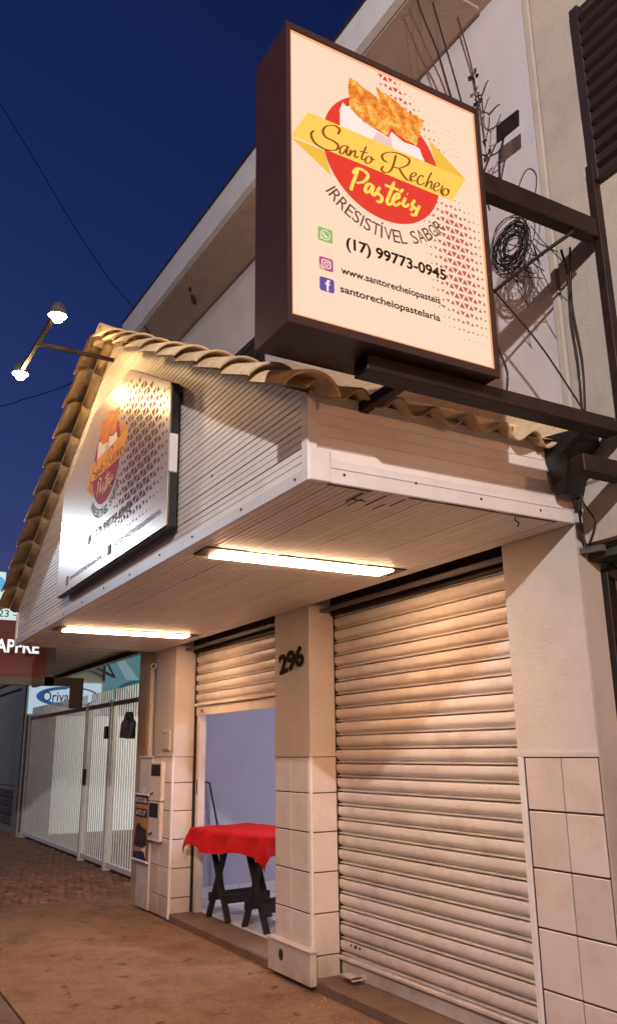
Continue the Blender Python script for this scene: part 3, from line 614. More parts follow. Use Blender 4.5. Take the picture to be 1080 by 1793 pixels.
def cap_tile(r0=.088, r1=.112, L_=.42, n=12, a0=-8, a1=188):
    b = MB(); vs = []
    for e, rr in ((0, r0), (1, r1)):
        for k, q in ((0, rr), (1, rr-.013)):
            for i in range(n+1):
                a = R(a0+(a1-a0)*i/n); vs.append((e*L_, q*math.cos(a), q*math.sin(a)+(.02 if e else 0)))
    q = n+1; fs = []
    for i in range(n): fs += [(i, i+1, 2*q+i+1, 2*q+i), (q+i+1, q+i, 3*q+i, 3*q+i+1), (2*q+i, 2*q+i+1, 3*q+i+1, 3*q+i)]
    b.add(vs, fs, True); return b
cm = cap_tile(.135, .160, .42, 14, 28, 152).mesh('verge_tile', M['roof_tile'])
for s in (1, -1):
    for r in range(10):
        dist = .02+r*.362; x0 = XC+s*dist*ca_; z0 = ZR-dist*math.sin(AN)+.005
        o = inst(cm, 'verge_tile', can, (x0+s*math.sin(AN)*-.07, -1.622+random.uniform(-.004,.004), z0-(.10 if s == 1 else .07)*ca_+random.uniform(-.003,.003)))
        o.rotation_euler = (0, AN+random.uniform(-.01,.01), 0 if s == 1 else math.pi)
rm = cap_tile(.10, .125, .44).mesh('ridge_tile', M['roof_tile'])
for k in range(5): 
    o = inst(rm, 'ridge_tile', can, (XC, -1.24+.36*k, ZR-.045)); o.rotation_euler = (0, 0, R(-90))
b = MB(); b.add([(XR+.06,-.12,3.10),(XC,-.12,ZR+.10),(XC,.04,ZR+.2),(XR+.12,.02,3.24),(XR+.09,-.30,3.07),(XC,-.30,ZR+.06)], [(0,1,2,3),(4,5,1,0)]); b.build('cement_flashing', M['flash'], can)

scr = MB().ball((0,0,0), .007, 6, 4).mesh('screw', M['black'])
for i in range(11): inst(scr, 'screw', can, (XL+.3+.58*i+random.uniform(-.04,.04), YF-.014, 2.735+random.uniform(-.02,.005)))
for i in range(4): inst(scr, 'screw', can, (XR+.012, YF+.16+.38*i, 2.735+random.uniform(-.02,.02)))
for i in range(5): inst(scr, 'screw', can, (XR-.5-.55*i, YF-.001, 2.9+.12*random.randint(0, 6)))
b = MB()                                                   # split boards near the front corner of the soffit
for x, y, l in ((-3.05,-1.24,.14),(-3.10,-1.20,.12),(-3.06,-1.13,.17),(-3.10,-1.06,.10),(-3.02,-1.02,.12)): b.box(x, x+l, y, y+.005, ZS-.0035, ZS+.002)
b.box(-3.006,-3.00,-1.24,-1.16, ZS-.004, ZS+.002); b.build('split', M['black'], can)
b = MB(); b.tube(catmull([(-2.89,-.36,2.69),(-2.89,-.36,2.67),(-2.875,-.355,2.655),(-2.888,-.35,2.64)]), .004, 5); b.build('hook', M['black'], can)
# ------------------------------------------------------------------ ceiling lights of the canopy
G['tube'] = glow('tube_light', TUBE_C, TUBE_L)
for x0, x1, y0, y1, lb in ((-4.325,-4.155,-1.37,-.195,'long lit ceiling light before the big closed shutter'), (-7.71,-7.53,-1.385,-.21,'long lit ceiling light near the left end of the canopy')):
    L_ = empty('ceiling_light', ((x0+x1)/2, (y0+y1)/2, ZS), lb, 'ceiling light', 'ceiling lights under the canopy')
    b = MB(); b.box(x0-.015, x1+.015, y0-.09, y1+.09, ZS-.006, ZS+.004); b.build('housing', M['frame'], L_)
    b = MB(); b.box(x0, x1, y0, y1, ZS-.017, ZS-.0065); b.build('diffuser', G['tube'], L_)

# ------------------------------------------------------------------ illuminated box sign on its steel bracket
SX, SY, SZ, SW, SH = -2.385, -1.88, 3.137, .98, 1.316
sg = empty('light_box_sign', (-2.51, -1.39, 3.1), 'lit box sign with a red emblem and yellow ribbon above the canopy corner', 'sign')
b = MB()
b.box(-2.655,-2.39,SY-.016,SY-.002,SZ-.03,SZ+SH+.02); b.box(-2.655,-2.39,SY+SW+.002,SY+SW+.016,SZ-.03,SZ+SH+.02)
b.box(-2.655,-2.39,SY-.002,SY+SW+.002,SZ-.03,SZ-.014); b.box(-2.655,-2.39,SY-.002,SY+SW+.002,SZ+SH+.006,SZ+SH+.02)
b.build('cabinet', M['frame'], sg)
b = MB()
for y0, y1, z0, z1 in ((SY-.02,SY+.0,SZ-.034,SZ+SH+.024),(SY+SW,SY+SW+.02,SZ-.034,SZ+SH+.024),(SY,SY+SW,SZ-.034,SZ),(SY,SY+SW,SZ+SH,SZ+SH+.024)):
    b.box(-2.39,SX+.012,y0,y1,z0,z1)
b.build('front_frame', M['frame'], sg)
b = MB(); b.box(-2.665,-2.655,SY,SY+SW,SZ-.02,SZ+SH+.01); b.build('back_panel', M['frame'], sg)
b = MB(); b.add([(SX,SY,SZ),(SX,SY+SW,SZ),(SX,SY+SW,SZ+SH),(SX,SY,SZ+SH)], [(0,1,2,3)]); b.build('face_panel', G['white'], sg)
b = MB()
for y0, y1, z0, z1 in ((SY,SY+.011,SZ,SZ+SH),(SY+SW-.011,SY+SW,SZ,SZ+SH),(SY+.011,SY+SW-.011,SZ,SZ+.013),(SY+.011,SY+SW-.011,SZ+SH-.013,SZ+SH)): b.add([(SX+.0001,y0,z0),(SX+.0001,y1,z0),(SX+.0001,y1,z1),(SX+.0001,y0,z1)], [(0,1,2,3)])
b.build('face_edge', glow('backlit_edge', lin(255,176,132), SIGN_L), sg)  # orange strip paints the warm glow along the sign's rim
A = Art(lambda s, h, k: (SX+.00025*k, SY+s, SZ+h), G, sg)
def d1(x, y):     # upper field of triangles, densest along a diagonal
    t = (x-.44)/.36; c = 1.33-.34*t; d = 1-abs(y-c+.0)/(.13-.05*t)
    return max(0, d)*(1.15-.85*t) if 0 <= t <= 1 else 0
def d2(x, y):     # lower field
    c = .80+.10*(.68-y); d = 1-abs(x-c)/(.21)
    v = 1.0 if .30 < y < .66 else (1-(y-.66)/.18 if y >= .66 else 1-(.30-y)/.24)
    return max(0, d)*max(0, v)*1.25
triangles(A, .40, .96, .98, 1.316-.04, .047, lambda x, y: d1(x, y) if x < .62 else 0, 'trired', 'triangle_print')
triangles(A, .42, .96, .92, 1.30, .047, lambda x, y: (d1(x, y) if x >= .62 else 0), 'tri', 'triangle_print')
triangles(A, .60, .965, .05, .88, .0455, d2, 'tri', 'triangle_print')
triangles(A, .70, .96, .85, 1.2, .036, lambda x, y: .32 if abs(x-.80-.12*(1.15-y)) < .08 and random.random() < .6 else 0, 'tripale', 'triangle_print')
logo_art(A, lambda x, y: (x, y))
for k, (a, c, d, e_) in (('w', (.119,.185,.355,.416)), ('i', (.121,.184,.228,.285)), ('f', (.121,.186,.136,.196))): icon_art(A, a, c, d, e_, k)
for s, x0, x1, y0, y1, bo in (('(17) 99773-0945', .245, .742, .340, .408, .028), ('www.santorecheiopasteis_', .218, .728, .225, .267, .022), ('santorecheiopastelaria', .212, .695, .142, .184, .022)):
    V, F = text_box(s, x0, x1, y0, y1, bo); A.put(V, F, 'ink', 'lettering')
# bracket
br = empty('sign_bracket', (-2.5, -.05, 2.9), 'dark steel post with two arms carrying the lit box sign', 'bracket')
b = MB(); b.cham(-2.483,-2.437,-.05,-.002,2.80,4.55,.003); b.build('post', M['steel'], br)
b = MB(); b.cham(-2.52,-2.445,SY+SW+.016,-.05,4.105,4.215,.004); b.build('upper_arm', M['steel'], br)
b = MB(); b.cham(-2.555,-2.455,-1.50,-.05,3.035,3.105,.004); b.build('lower_arm', M['steel'], br)
b = MB(); b.cham(-3.12,-2.56,-1.285,-1.235,3.045,3.095,.004); b.build('tie_bar', M['steel'], br)
b = MB(); b.cham(-2.53,-2.45,-.34,-.05,2.80,2.885,.004); b.build('stub_arm', M['steel'], br)

# ------------------------------------------------------------------ printed steel panel on the gable
GX, GZ, GY = -7.09, 2.85, -1.62
gs = empty('gable_sign', (-5.7, -1.58, 2.85), 'polygonal printed steel panel on the boarded gable, glossy with bright reflections', 'sign')
OUT = [(.139,.004),(2.721,.001),(2.712,.894),(1.881,1.295),(.816,1.339),(.0,.956),(.038,.614)]
OUT = [(.10,.002),(2.721,.001),(2.712,.894),(1.86,1.345),(.95,1.345),(.10,.90)]
b = MB(); b.prism([(GX+x, GZ+y) for x, y in OUT], 1, GY, GY+.006); b.build('panel', M['alu'], gs)
ins = lambda f: [(1.36+(x-1.36)*f, .62+(y-.62)*f) for x, y in OUT]
o_, i_ = ins(1.0), ins(.97); n = len(o_)
b = MB(); b.prism([(GX+x+.015, GZ+y-.006) for x, y in ins(1.0)], 1, GY+.008, GY+.055); b.build('frame', M['black'], gs)
b = MB(); b.cham(GX+2.715, GX+2.74, GY+.0, GY+.05, GZ+.32, GZ+.56, .004); b.build('clip', M['pvc_trim'], gs)
A = Art(lambda s, h, k: (GX+s, GY-.00012*k, GZ+h), Q, gs)
def gd(x, y):
    c = 2.02+.22*(1-abs(y-.7)/.6); d = 1-abs(x-c)/.66
    inside = 1 if (y < .87+ (2.70-x)*.48 and x < 2.68 and y > .12) else 0
    v = 1 if .35 < y < 1.0 else (1-(y-1.0)/.5 if y >= 1 else (y-.10)/.25)
    return inside*max(0, min(1, d*1.3))*max(0, v)
triangles(A, 1.66, 2.68, .14, 1.30, .115, lambda x, y: gd(x, y)*1.15, 'trired', 'triangle_print', .15, .070, .80)
logo_art(A, lambda x, y: (1.385+(x-.447)*1.18, .812+(y-.85)*1.08))
for k, (a, c, d, e_) in (('w', (1.02,1.10,.255,.325)), ('i', (.40,.48,.05,.12)), ('f', (1.56,1.64,.06,.13))): icon_art(A, a, c, d, e_, k)
for s, x0, x1, y0, y1, bo in (('(17) 99773-0945', 1.17, 2.03, .245, .33, .02), ('www.santorecheiopasteis_', .52, 1.45, .06, .115, .01), ('santorecheiopastelaria', 1.70, 2.62, .08, .135, .01)):
    V, F = text_box(s, x0, x1, y0, y1, bo); A.put(V, F, 'ink', 'lettering')
# ------------------------------------------------------------------ T bracket with two floodlights over the gable
tb = empty('lamp_bracket', (-5.95, -1.55, 4.6), 'thin T shaped metal bracket reaching out from the gable top', 'bracket')
b = MB(); b.bar((-5.95,-1.50,4.60),(-5.97,-2.13,4.61), .026, .026); b.build('arm', M['steel'], tb)
b = MB(); b.bar((-5.50,-2.11,4.615),(-6.48,-2.14,4.615), .03, .034); b.build('crossbar', M['steel'], tb)
G['bulb'] = glow('bulb_light', BULB_C, BULB_L)
for x, y, lb in ((-5.44,-2.10,'glowing floodlight on the end of the bracket arm nearest the gable panel'), (-6.53,-2.14,'glowing floodlight on the far left end of the bracket arm')):
    fl_ = empty('floodlight', (x, y, 4.60), lb, 'floodlight', 'floodlights over the gable')
    b = MB(); n = 14
    prof_ = [(.0,.10),(.035,.095),(.05,.06),(.062,.03),(.066,.0)]
    vs = []; 
    for r_, h_ in prof_:
        for i in range(n): vs.append((x+r_*math.cos(2*math.pi*i/n), y+r_*math.sin(2*math.pi*i/n), 4.59+h_))
    b.add(vs, [(k*n+i, k*n+(i+1) % n, (k+1)*n+(i+1) % n, (k+1)*n+i) for k in range(len(prof_)-1) for i in range(n)], True); b.build('shade', M['lampbody'], fl_)
    b = MB(); b.ball((x, y, 4.577), .040, 14, 10); b.build('bulb', G['bulb'], fl_)

# ------------------------------------------------------------------ cables, coil, vine, aerial
def cable(pts, r, label, mm='cable', group=None, n=5):
    c = catmull(pts, 6) if len(pts) > 2 else pts
    return MB().tube(c, r, n).build('cable', M[mm], label=label, cat='cable', group=group)
wl = [([(-3.62,-.40,6.9),(-3.55,-.4,6.52),(-3.35,-.4,5.88),(-3.19,-.4,5.44),(-3.0,-.35,4.6)], 'leftmost of the wires dropping past the eave behind the sign', .0055, 'rust_cable'),
      ([(-3.52,-.4,6.9),(-3.45,-.4,6.42),(-3.25,-.4,5.78),(-3.12,-.4,5.37),(-2.95,-.35,4.5)], 'second wire from the left dropping past the eave', .0055, 'rust_cable'),
      ([(-3.42,-.4,6.9),(-3.34,-.4,6.32),(-3.18,-.4,5.76),(-3.08,-.4,5.32),(-2.92,-.35,4.5)], 'third wire from the left dropping past the eave', .0055, 'cable'),
      ([(-3.40,-.3,6.9),(-3.31,-.3,6.34),(-3.17,-.3,5.67),(-3.11,-.3,5.37),(-2.95,-.3,4.5)], 'rightmost of the wires dropping past the eave', .0055, 'cable')]
for p_, lb, r_, mm in wl: cable(p_, r_, lb, mm, 'wires dropping past the eave')
random.seed(21)
coil = MB()
for k in range(30):
    r_ = random.uniform(.06, .155); cx_, cz_ = -2.88+random.uniform(-.035,.03), 4.27+random.uniform(-.03,.03); ty = random.uniform(-.5,.5); ph = random.uniform(0, 6.28); ec = random.uniform(.75, 1.15)
    coil.tube([(cx_+r_*math.cos(a*.3307+ph), -.22+ty*r_*math.sin(a*.3307)*.6+random.uniform(-.003,.003), cz_+ec*r_*math.sin(a*.3307+ph)) for a in range(20)], .0030, 4, False)
for k in range(22):
    a = random.uniform(0, 6.28); p0 = (-2.86+.12*math.cos(a), -.2, 4.25+.13*math.sin(a)); q = (p0[0]+random.uniform(-.1,.22), -.2, p0[2]-random.uniform(.1,.4))
    coil.tube(catmull([p0, ((p0[0]+q[0])/2+random.uniform(-.05,.05), -.22, (p0[2]+q[2])/2), q]), .0028, 4, False)
coil.tube(catmull([(-2.86,-.2,4.38),(-2.82,-.2,4.58),(-2.74,-.2,4.66),(-2.68,-.2,4.58),(-2.72,-.2,4.44),(-2.84,-.2,4.30)]), .004, 4, False)
coil.build('cable_coil', M['cable'], label='tangled coil of black cable hanging between the lit sign and the wall', cat='cable coil')
cable([(-2.46,-.22,4.09),(-2.63,-.3,4.02),(-2.89,-.4,3.91),(-3.0,-.45,3.86)], .010, 'thick black cable slanting from the upper arm towards the sign')
cable([(-2.68,-.07,4.16),(-2.672,-.05,4.0),(-2.685,-.05,3.8),(-2.68,-.04,3.5),(-2.67,-.06,3.16)], .007, 'pair of black cables hanging down the wall beside the post')
cable([(-2.62,-.07,4.14),(-2.655,-.05,4.0),(-2.665,-.05,3.8),(-2.65,-.04,3.5),(-2.655,-.06,3.16)], .006, 'thinner black cable hanging down the wall closest to the post')
cable([(-2.98,-.3,4.02),(-2.69,-.3,3.56),(-2.47,-.28,3.11)], .005, 'long thin wire slanting from the sign down to the lower arm')
cable([(-2.68,-.62,3.52),(-2.63,-.6,3.35),(-2.62,-.6,3.25),(-2.66,-.6,3.12)], .006, 'short black cable behind the lower corner of the lit sign')
cable([(-2.83,-.03,3.02),(-2.80,-.05,2.9),(-2.78,-.03,2.78),(-2.79,-.02,2.66),(-2.775,-.015,2.56)], .006, 'black wires running down the wall edge at the canopy end')
cable([(-2.80,-.03,3.0),(-2.77,-.05,2.88),(-2.745,-.03,2.76),(-2.70,-.02,2.66),(-2.76,-.015,2.55)], .005, 'looping black wire below the gutter outlet')
cable([(-22,-4.3,24.5),(-14.34,-1.74,13.71),(-11.56,-.84,9.7),(-9.72,-.68,7.72),(-8.07,-.5,5.91),(-7.9,-.45,4.2)], .009, 'single wire crossing the sky down to the canopy ridge')
cable([(-26.5,-2.3,11.2),(-24.67,.24,11.7),(-24.27,.81,11.89),(-23.88,1.39,12.08),(-23,2.6,12.6),(-21.5,4.6,13.6),(-19,8,15)], .016, 'faint short wire low in the sky left of the gable')
v = MB()
for pts, r_ in (([(-3.32,-.08,6.33),(-3.26,-.06,5.94),(-3.23,-.06,5.68),(-3.21,-.06,5.6),(-3.20,-.06,5.44),(-3.19,-.05,5.2)], .006), ([(-3.21,-.06,5.6),(-3.17,-.07,5.56),(-3.18,-.06,5.46),(-3.12,-.07,5.38),(-3.15,-.06,5.29),(-3.19,-.06,5.22)], .006),
               ([(-3.12,-.07,5.38),(-3.06,-.06,5.40),(-3.03,-.06,5.39)], .006), ([(-3.15,-.06,5.29),(-3.08,-.06,5.27),(-3.03,-.06,5.32)], .005), ([(-3.22,-.06,5.03),(-3.13,-.07,5.10),(-3.05,-.07,5.16)], .007),
               ([(-3.14,-.07,5.09),(-3.09,-.06,5.08),(-3.06,-.06,5.09)], .006), ([(-3.18,-.06,5.06),(-3.17,-.06,5.11),(-3.18,-.06,5.14)], .005), ([(-3.17,-.07,5.56),(-3.13,-.06,5.63),(-3.11,-.06,5.64)], .006)):
    v.tube(catmull(pts, 4), r_, 5, True, .5)
for c_ in ((-3.235,-.06,5.78),(-3.225,-.06,5.75),(-3.205,-.06,5.55),(-3.2,-.065,5.52),(-3.19,-.06,5.25),(-3.17,-.06,5.12)):
    for q in range(4):
        a = random.uniform(0, 6.28); dx, dz = .03*math.cos(a), .03*math.sin(a); v.add([c_, (c_[0]+dx, c_[1]-.02, c_[2]+dz+.006), (c_[0]+1.6*dx, c_[1]-.01, c_[2]+1.6*dz), (c_[0]+dx, c_[1], c_[2]+dz-.012)], [(0,1,2,3)])
v.build('dry_vine', M['plant'], label='dry dead vine climbing the upper wall behind the lit sign', cat='plant')
ae = empty('aerial_plate', (-3.06,-.08,5.0), 'small dark rectangular plate tilted on a thin stalk on the upper wall', 'aerial')
b = MB(); b.prism([(-3.05,5.11),(-2.87,5.10),(-2.86,5.20),(-3.04,5.22)], 1, -.10, -.085); b.build('plate', M['steel'], ae)
b = MB(); b.tube([(-3.0,-.08,5.14),(-3.07,-.07,5.0),(-3.14,-.02,4.82)], .008, 5); b.build('stalk', M['steel'], ae)
# gutter outlet at the canopy's rear corner
b = MB(); b.prism([(-2.87,3.13),(-2.62,3.10),(-2.62,3.03),(-2.70,2.99),(-2.72,2.90),(-2.76,2.80),(-2.80,2.80),(-2.83,2.95),(-2.87,3.02)], 1, -.16, -.02)
b.build('gutter_outlet', M['black'], label='black plastic gutter outlet at the rear corner of the canopy', cat='gutter')

# ------------------------------------------------------------------ things in the doorway
def ftable(cx, cy, label):
    t_ = empty('folding_table', (cx, cy, .082), label, 'table', 'folding tables in the doorway')
    def pt(dx, dy, z): a = R(7); return (cx+dx*math.cos(a)-dy*math.sin(a), cy+dx*math.sin(a)+dy*math.cos(a), z)
    for dy in (-.23, .23):
        for s in (-1, 1):
            b = MB(); b.bar(pt(-s*.20,dy+s*.012,.085), pt(s*.17,dy+s*.012,.865), .024, .055, (0,1,0)); b.build('leg', M['wood'], t_)
    for dx in (-.13, .13):
        b = MB(); b.bar(pt(dx,-.26,.27), pt(dx,.26,.27), .02, .075); b.build('stretcher', M['wood'], t_)
    b = MB(); a = R(7); P = [pt(sx*.31, sy*.31, z) for z in (.862,.882) for sx, sy in ((-1,-1),(1,-1),(1,1),(-1,1))]; b.add(P, [(0,3,2,1),(4,5,6,7),(0,1,5,4),(1,2,6,5),(2,3,7,6),(3,0,4,7)]); b.build('tabletop', M['wood'], t_)
    return t_
TX, TY = -7.86, .50
ftable(TX, TY, 'black folding table with crossed legs, the left one under the red cloth')
ftable(TX+.64, TY+.075, 'black folding table with crossed legs, half hidden behind the middle pillar')
def cloth():
    b = MB(); a = R(7); hx0, hx1, hy = -.335, .97, .335
    nx, ny = 66, 36; ov = .20; vs = []; idx = {}
    for i in range(nx+1):
        for j in range(ny+1):
            u = hx0-ov+(hx1-hx0+2*ov)*i/nx; v = -hy-ov+(2*hy+2*ov)*j/ny
            cu, cv = min(max(u, hx0), hx1), min(max(v, -hy), hy)
            du, dv = u-cu, v-cv; over = math.hypot(du, dv)
            z = .886; x, y = u, v
            if over > 0:
                per = (u if abs(dv) >= abs(du) else v)
                wav = .034*math.sin(per*12.5+1.2)+.012*math.sin(per*27+.4)
                nx_, ny_ = du/over, dv/over
                fl_ = .035+.25*over+wav*min(1, over/.12)
                drop = max(0, over-.02)
                drop *= 1+.13*math.sin(per*7+.5)*min(1, over/.12)
                if du and dv: drop *= 1.0; fl_ *= .75
                x, y = cu+nx_*fl_, cv+ny_*fl_; z = .886-drop*.97-.006
            else: z += .003*math.sin(u*23)*math.sin(v*17)
            X = TX+x*math.cos(a)-y*math.sin(a); Y = TY+x*math.sin(a)+y*math.cos(a)
            vs.append((X, Y, z))
    fs = [(i*(ny+1)+j, (i+1)*(ny+1)+j, (i+1)*(ny+1)+j+1, i*(ny+1)+j+1) for i in range(nx) for j in range(ny)]
    b.add(vs, fs, True); return b
cloth().build('tablecloth', M['cloth'], label='bright red cloth draped over the tables in the doorway', cat='tablecloth')
b = MB(); b.tube([(-8.78,.755,.084),(-8.86,.70,.82),(-8.90,.61,1.27)], .011, 6); b.tube([(-8.90,.61,1.27),(-8.90,.50,1.285)], .010, 6)
b.build('squeegee', M['black'], label='thin black pole with a bent top leaning on the lilac wall', cat='pole')
rl = empty('room_lamp', (-6.6, 1.9, 2.86), 'ceiling batten lamp lighting the room behind the open shutter', 'lamp')
G['room'] = glow('room_tube', (.84,.85,1.0), 105.0)
b = MB(); b.box(-7.3,-5.9,1.85,2.0,2.865,2.9); b.build('housing', M['white_room'], rl)
b = MB(); b.box(-7.25,-5.95,1.87,1.98,2.83,2.864); b.build('diffuser', G['room'], rl)

# banner on the meter wall
bn = empty('hanging_banner', (-9.17,-.05,.48), 'narrow dark and orange banner hanging below the meter boxes', 'banner')
b = MB(); b.box(-9.385,-8.965,-.062,-.060,.50,1.155); b.build('sheet', M['orange'], bn)
b = MB(); b.tube([(-9.40,-.062,1.16),(-8.95,-.062,1.16)], .011, 6); b.build('rod', M['white_print'], bn)
b = MB(); b.tube([(-9.42,-.062,.49),(-8.94,-.062,.49)], .013, 6); b.build('rod', M['white_print'], bn)
A = Art(lambda s, h, k: (-9.385+s, -.062-.0008*k, .50+h), M, bn)
A.poly([(0,.56),(.42,.56),(.42,.645),(0,.645)], 'navy', 'title_band'); A.poly([(0,0),(.42,0),(.42,.10),(0,.07)], 'navy', 'footer_band'); A.poly([(.02,.43),(.40,.43),(.40,.515),(.02,.515)], 'navy', 'subtitle_band')
A.poly([(.0,.13),(.06,.33),(.16,.37),(.25,.33),(.40,.31),(.42,.17),(.30,.12)], 'dark_print', 'picture'); A.poly([(.25,.10),(.40,.15),(.41,.02),(.36,.08)], 'white_print', 'picture')
for s, x0, x1, y0, y1 in (('MOTOS ABA', .02, .40, .575, .63), ('BATE UP', .05, .36, .448, .50)):
    V, F = text_box(s, x0, x1, y0, y1, .02); A.put(V, F, 'white_print', 'lettering')
b = MB(); b.tube([(-9.16,-.062,1.16),(-9.14,-.03,1.24)], .004, 4); b.build('cord', M['white_print'], bn)
# security camera
sc_ = empty('security_camera', (-9.08,.07,2.5), 'white bullet security camera high in the recess beside the left pillar', 'camera')
dv = Vector((.93,-.37,-.10)).normalized(); c0 = Vector((-9.17,.02,2.545))
b = MB(); b.tube([c0, c0+dv*.15], .033, 12); b.build('body', M['pvc_trim'], sc_)
b = MB(); b.tube([c0+dv*.1505, c0+dv*.153], .022, 12); b.build('lens', M['black'], sc_)
b = MB(); b.bar((-9.14,.07,2.62), c0+dv*.05, .02, .02); b.box(-9.07,-9.01,.03,.07,2.44,2.50); b.build('mount', M['pvc_trim'], sc_)

# ------------------------------------------------------------------ neighbour on the left: courtyard, gate, shopfront
nb = empty('neighbour_shop', (-14, 1.5, 0), 'pale green shop beyond the white gate with lit blue lettered panel', 'building')
b = MB(); b.box(-18.4,-18.2,.45,3.2,0,4.6); b.build('far_wall', M['cream'], nb)
b = MB(); b.box(-18.4,-9.7,3.2,3.4,0,4.6); b.build('back_wall', M['cream'], nb)
b = MB(); b.box(-9.75,-9.6,.62,3.2,0,4.6); b.build('side_wall', M['ochre'], nb)
b = MB(); b.box(-18.2,-9.75,.6,3.2,-.03,.02); b.build('courtyard_floor', M['concrete'], nb)
b = MB(); b.box(-18.2,-18.17,.47,1.05,.1,2.36); b.build('door', M['dimwall'], nb)
G['shopwin'] = glow('lit_shop_window', lin(214,216,210), 1.05)
G['panel_w'] = glow('lit_panel', lin(172,190,204), .95); G['panel_b'] = glow('lit_panel_blue', lin(44,82,128), .9); G['panel_k'] = glow('lit_panel_ink', lin(44,52,66), .9)
G['teal'] = glow('lit_teal_glass', lin(84,122,128), .8); G['teal_d'] = glow('lit_teal_dark', lin(50,80,88), .8); G['teal_l'] = glow('lit_teal_pale', lin(120,150,156), .8)
wn = MB(); wn.box(-18.2,-18.16,1.07,2.95,.03,2.36); wn = wn.build('shop_window', G['shopwin'], nb)
sp = MB(); sp.box(-18.2,-18.15,.47,1.98,2.40,3.05); sp = sp.build('name_panel', G['panel_w'], nb)
A = Art(lambda s, h, k: (-18.15+.0015*k, .47+s, 2.40+h), {'b': G['panel_b'], 'k': G['panel_k']}, sp)
def ell(cx, cy, a, c, t, n=40):
    V, F = [], []
    for i in range(n+1):
        q = 2*math.pi*i/n; k = t*(1.0 if math.cos(q) > 0 else 1.9); V += [(cx+a*math.cos(q), cy+c*math.sin(q)), (cx+(a-k)*math.cos(q)+k*.2, cy+(c-k*.55)*math.sin(q))]
        if i: F.append((2*i-2, 2*i-1, 2*i+1, 2*i))
    return V, F
V, F = ell(.80, .36, .66, .21, .06); A.put(V, F, 'b', 'ellipse_mark')
V, F = text_box('Orivaldo', .27, 1.12, .25, .46, .012); A.put(V, F, 'k', 'lettering')
tg = MB(); tg.box(-18.2,-18.15,2.06,3.18,2.40,3.75); tg = tg.build('glass_panel', G['teal'], nb)
A = Art(lambda s, h, k: (-18.15+.0015*k, 2.06+s, 2.40+h), {'b': G['teal_d'], 'k': G['panel_k'], 'l': G['teal_l']}, tg)
A.poly([(.12,1.3),(.45,.75),(.75,.75),(.3,1.3)], 'l', 'reflection'); V, F = ell(.85, .45, .62, .3, .05); A.put(V, F, 'b', 'ellipse_mark')  # pale patch paints a mirrored sheen into the glass colour
V, F = text_box('Orivaldo', .30, 1.45, .28, .55, .01); A.put(V, F, 'k', 'lettering')
b = MB(); b.tube(catmull([(-18.1,.95,3.30),(-17.9,1.25,3.42),(-17.6,1.6,3.35),(-17.3,2.0,3.12)]), .03, 6); b.tube([(-18.1,1.9,3.75),(-17.3,2.0,3.12)], .02, 6); b.tube([(-18.1,2.0,3.8),(-18.1,2.0,3.1)], .03, 6); b.build('awning_bracket', M['grey_steel'], nb)
b = MB(); b.box(-18.2,-9.65,-.55,.50,3.0,3.10); b.build('awning_slab', M['soffit_slab'], nb)
b = MB(); b.box(-18.2,-9.65,.50,.60,2.93,3.10); b.build('awning_beam', M['steel'], nb)
wl_ = empty('wall_lamp', (-9.85,1.6,2.5), 'cool white bulkhead lamp on the courtyard side wall', 'lamp')  # added lamp, hidden from view, to whiten the gate bars
b = MB(); b.cham(-9.80,-9.75,1.5,1.7,2.45,2.6,.01); b.build('base', M['grey_steel'], wl_)
b = MB(); b.ball((-9.84,1.6,2.52),.06,10,6); b.build('globe', glow('bulkhead_globe', (.85,.95,1), 8), wl_)
wq = bpy.data.lights.new('bulkhead_light', 'POINT'); wq.energy = 75; wq.color = (1.0,.93,.80); wq.shadow_soft_size = .08
wo_2 = bpy.data.objects.new('bulkhead_light', wq); COL.objects.link(wo_2); wo_2.parent = wl_; wo_2.location = Vector((-9.98,1.6,2.45))-worg(wl_)
# gate
gt = empty('metal_gate', (-13.9,.55,0), 'long white metal gate of thin vertical bars with spiked tops', 'gate')
bm_ = MB().box(-.011,.011,-.008,.008,0,2.44).mesh('bar', M['white_steel'])
xg = -9.72
while xg > -18.05:
    if min(abs(xg+12.41), abs(xg+13.75)) > .09: inst(bm_, 'bar', gt, (xg,.55,.075))
    xg -= .108
for x0, x1 in ((-12.37,-9.66),(-13.71,-12.45),(-18.1,-13.79)):
    b = MB(); b.box(x0,x1,.522,.578,2.27,2.33); b.build('rail', M['grey_steel'], gt)
    b = MB(); b.box(x0,x1,.525,.575,.06,.115); b.build('rail', M['white_steel'], gt)
for x0 in (-12.41,-13.75,-18.1):
    b = MB(); b.cham(x0-.045,x0+.045,.50,.60,0,2.36,.005); b.build('post', M['white_steel'], gt)
b = MB(); b.box(-13.70,-13.60,.49,.52,1.12,1.36); b.build('lock', M['steel'], gt)
b = MB(); b.box(-12.62,-12.50,.48,.52,1.80,1.98); b.build('hinge_plate', M['steel'], gt)
lb_ = empty('letter_box', (-11.4,.47,1.75), 'dark letter box hung on the white gate bars beside the pillar', 'letter box')
b = MB(); b.prism([(-11.65,1.80),(-11.3,1.78),(-11.27,2.0),(-11.36,2.04),(-11.42,2.14),(-11.5,2.04),(-11.62,1.99)], 1, .42, .525); b.build('case', M['black'], lb_)
b = MB(); b.box(-11.5,-11.3,.415,.42,1.95,1.97); b.build('slot', M['grey_steel'], lb_)
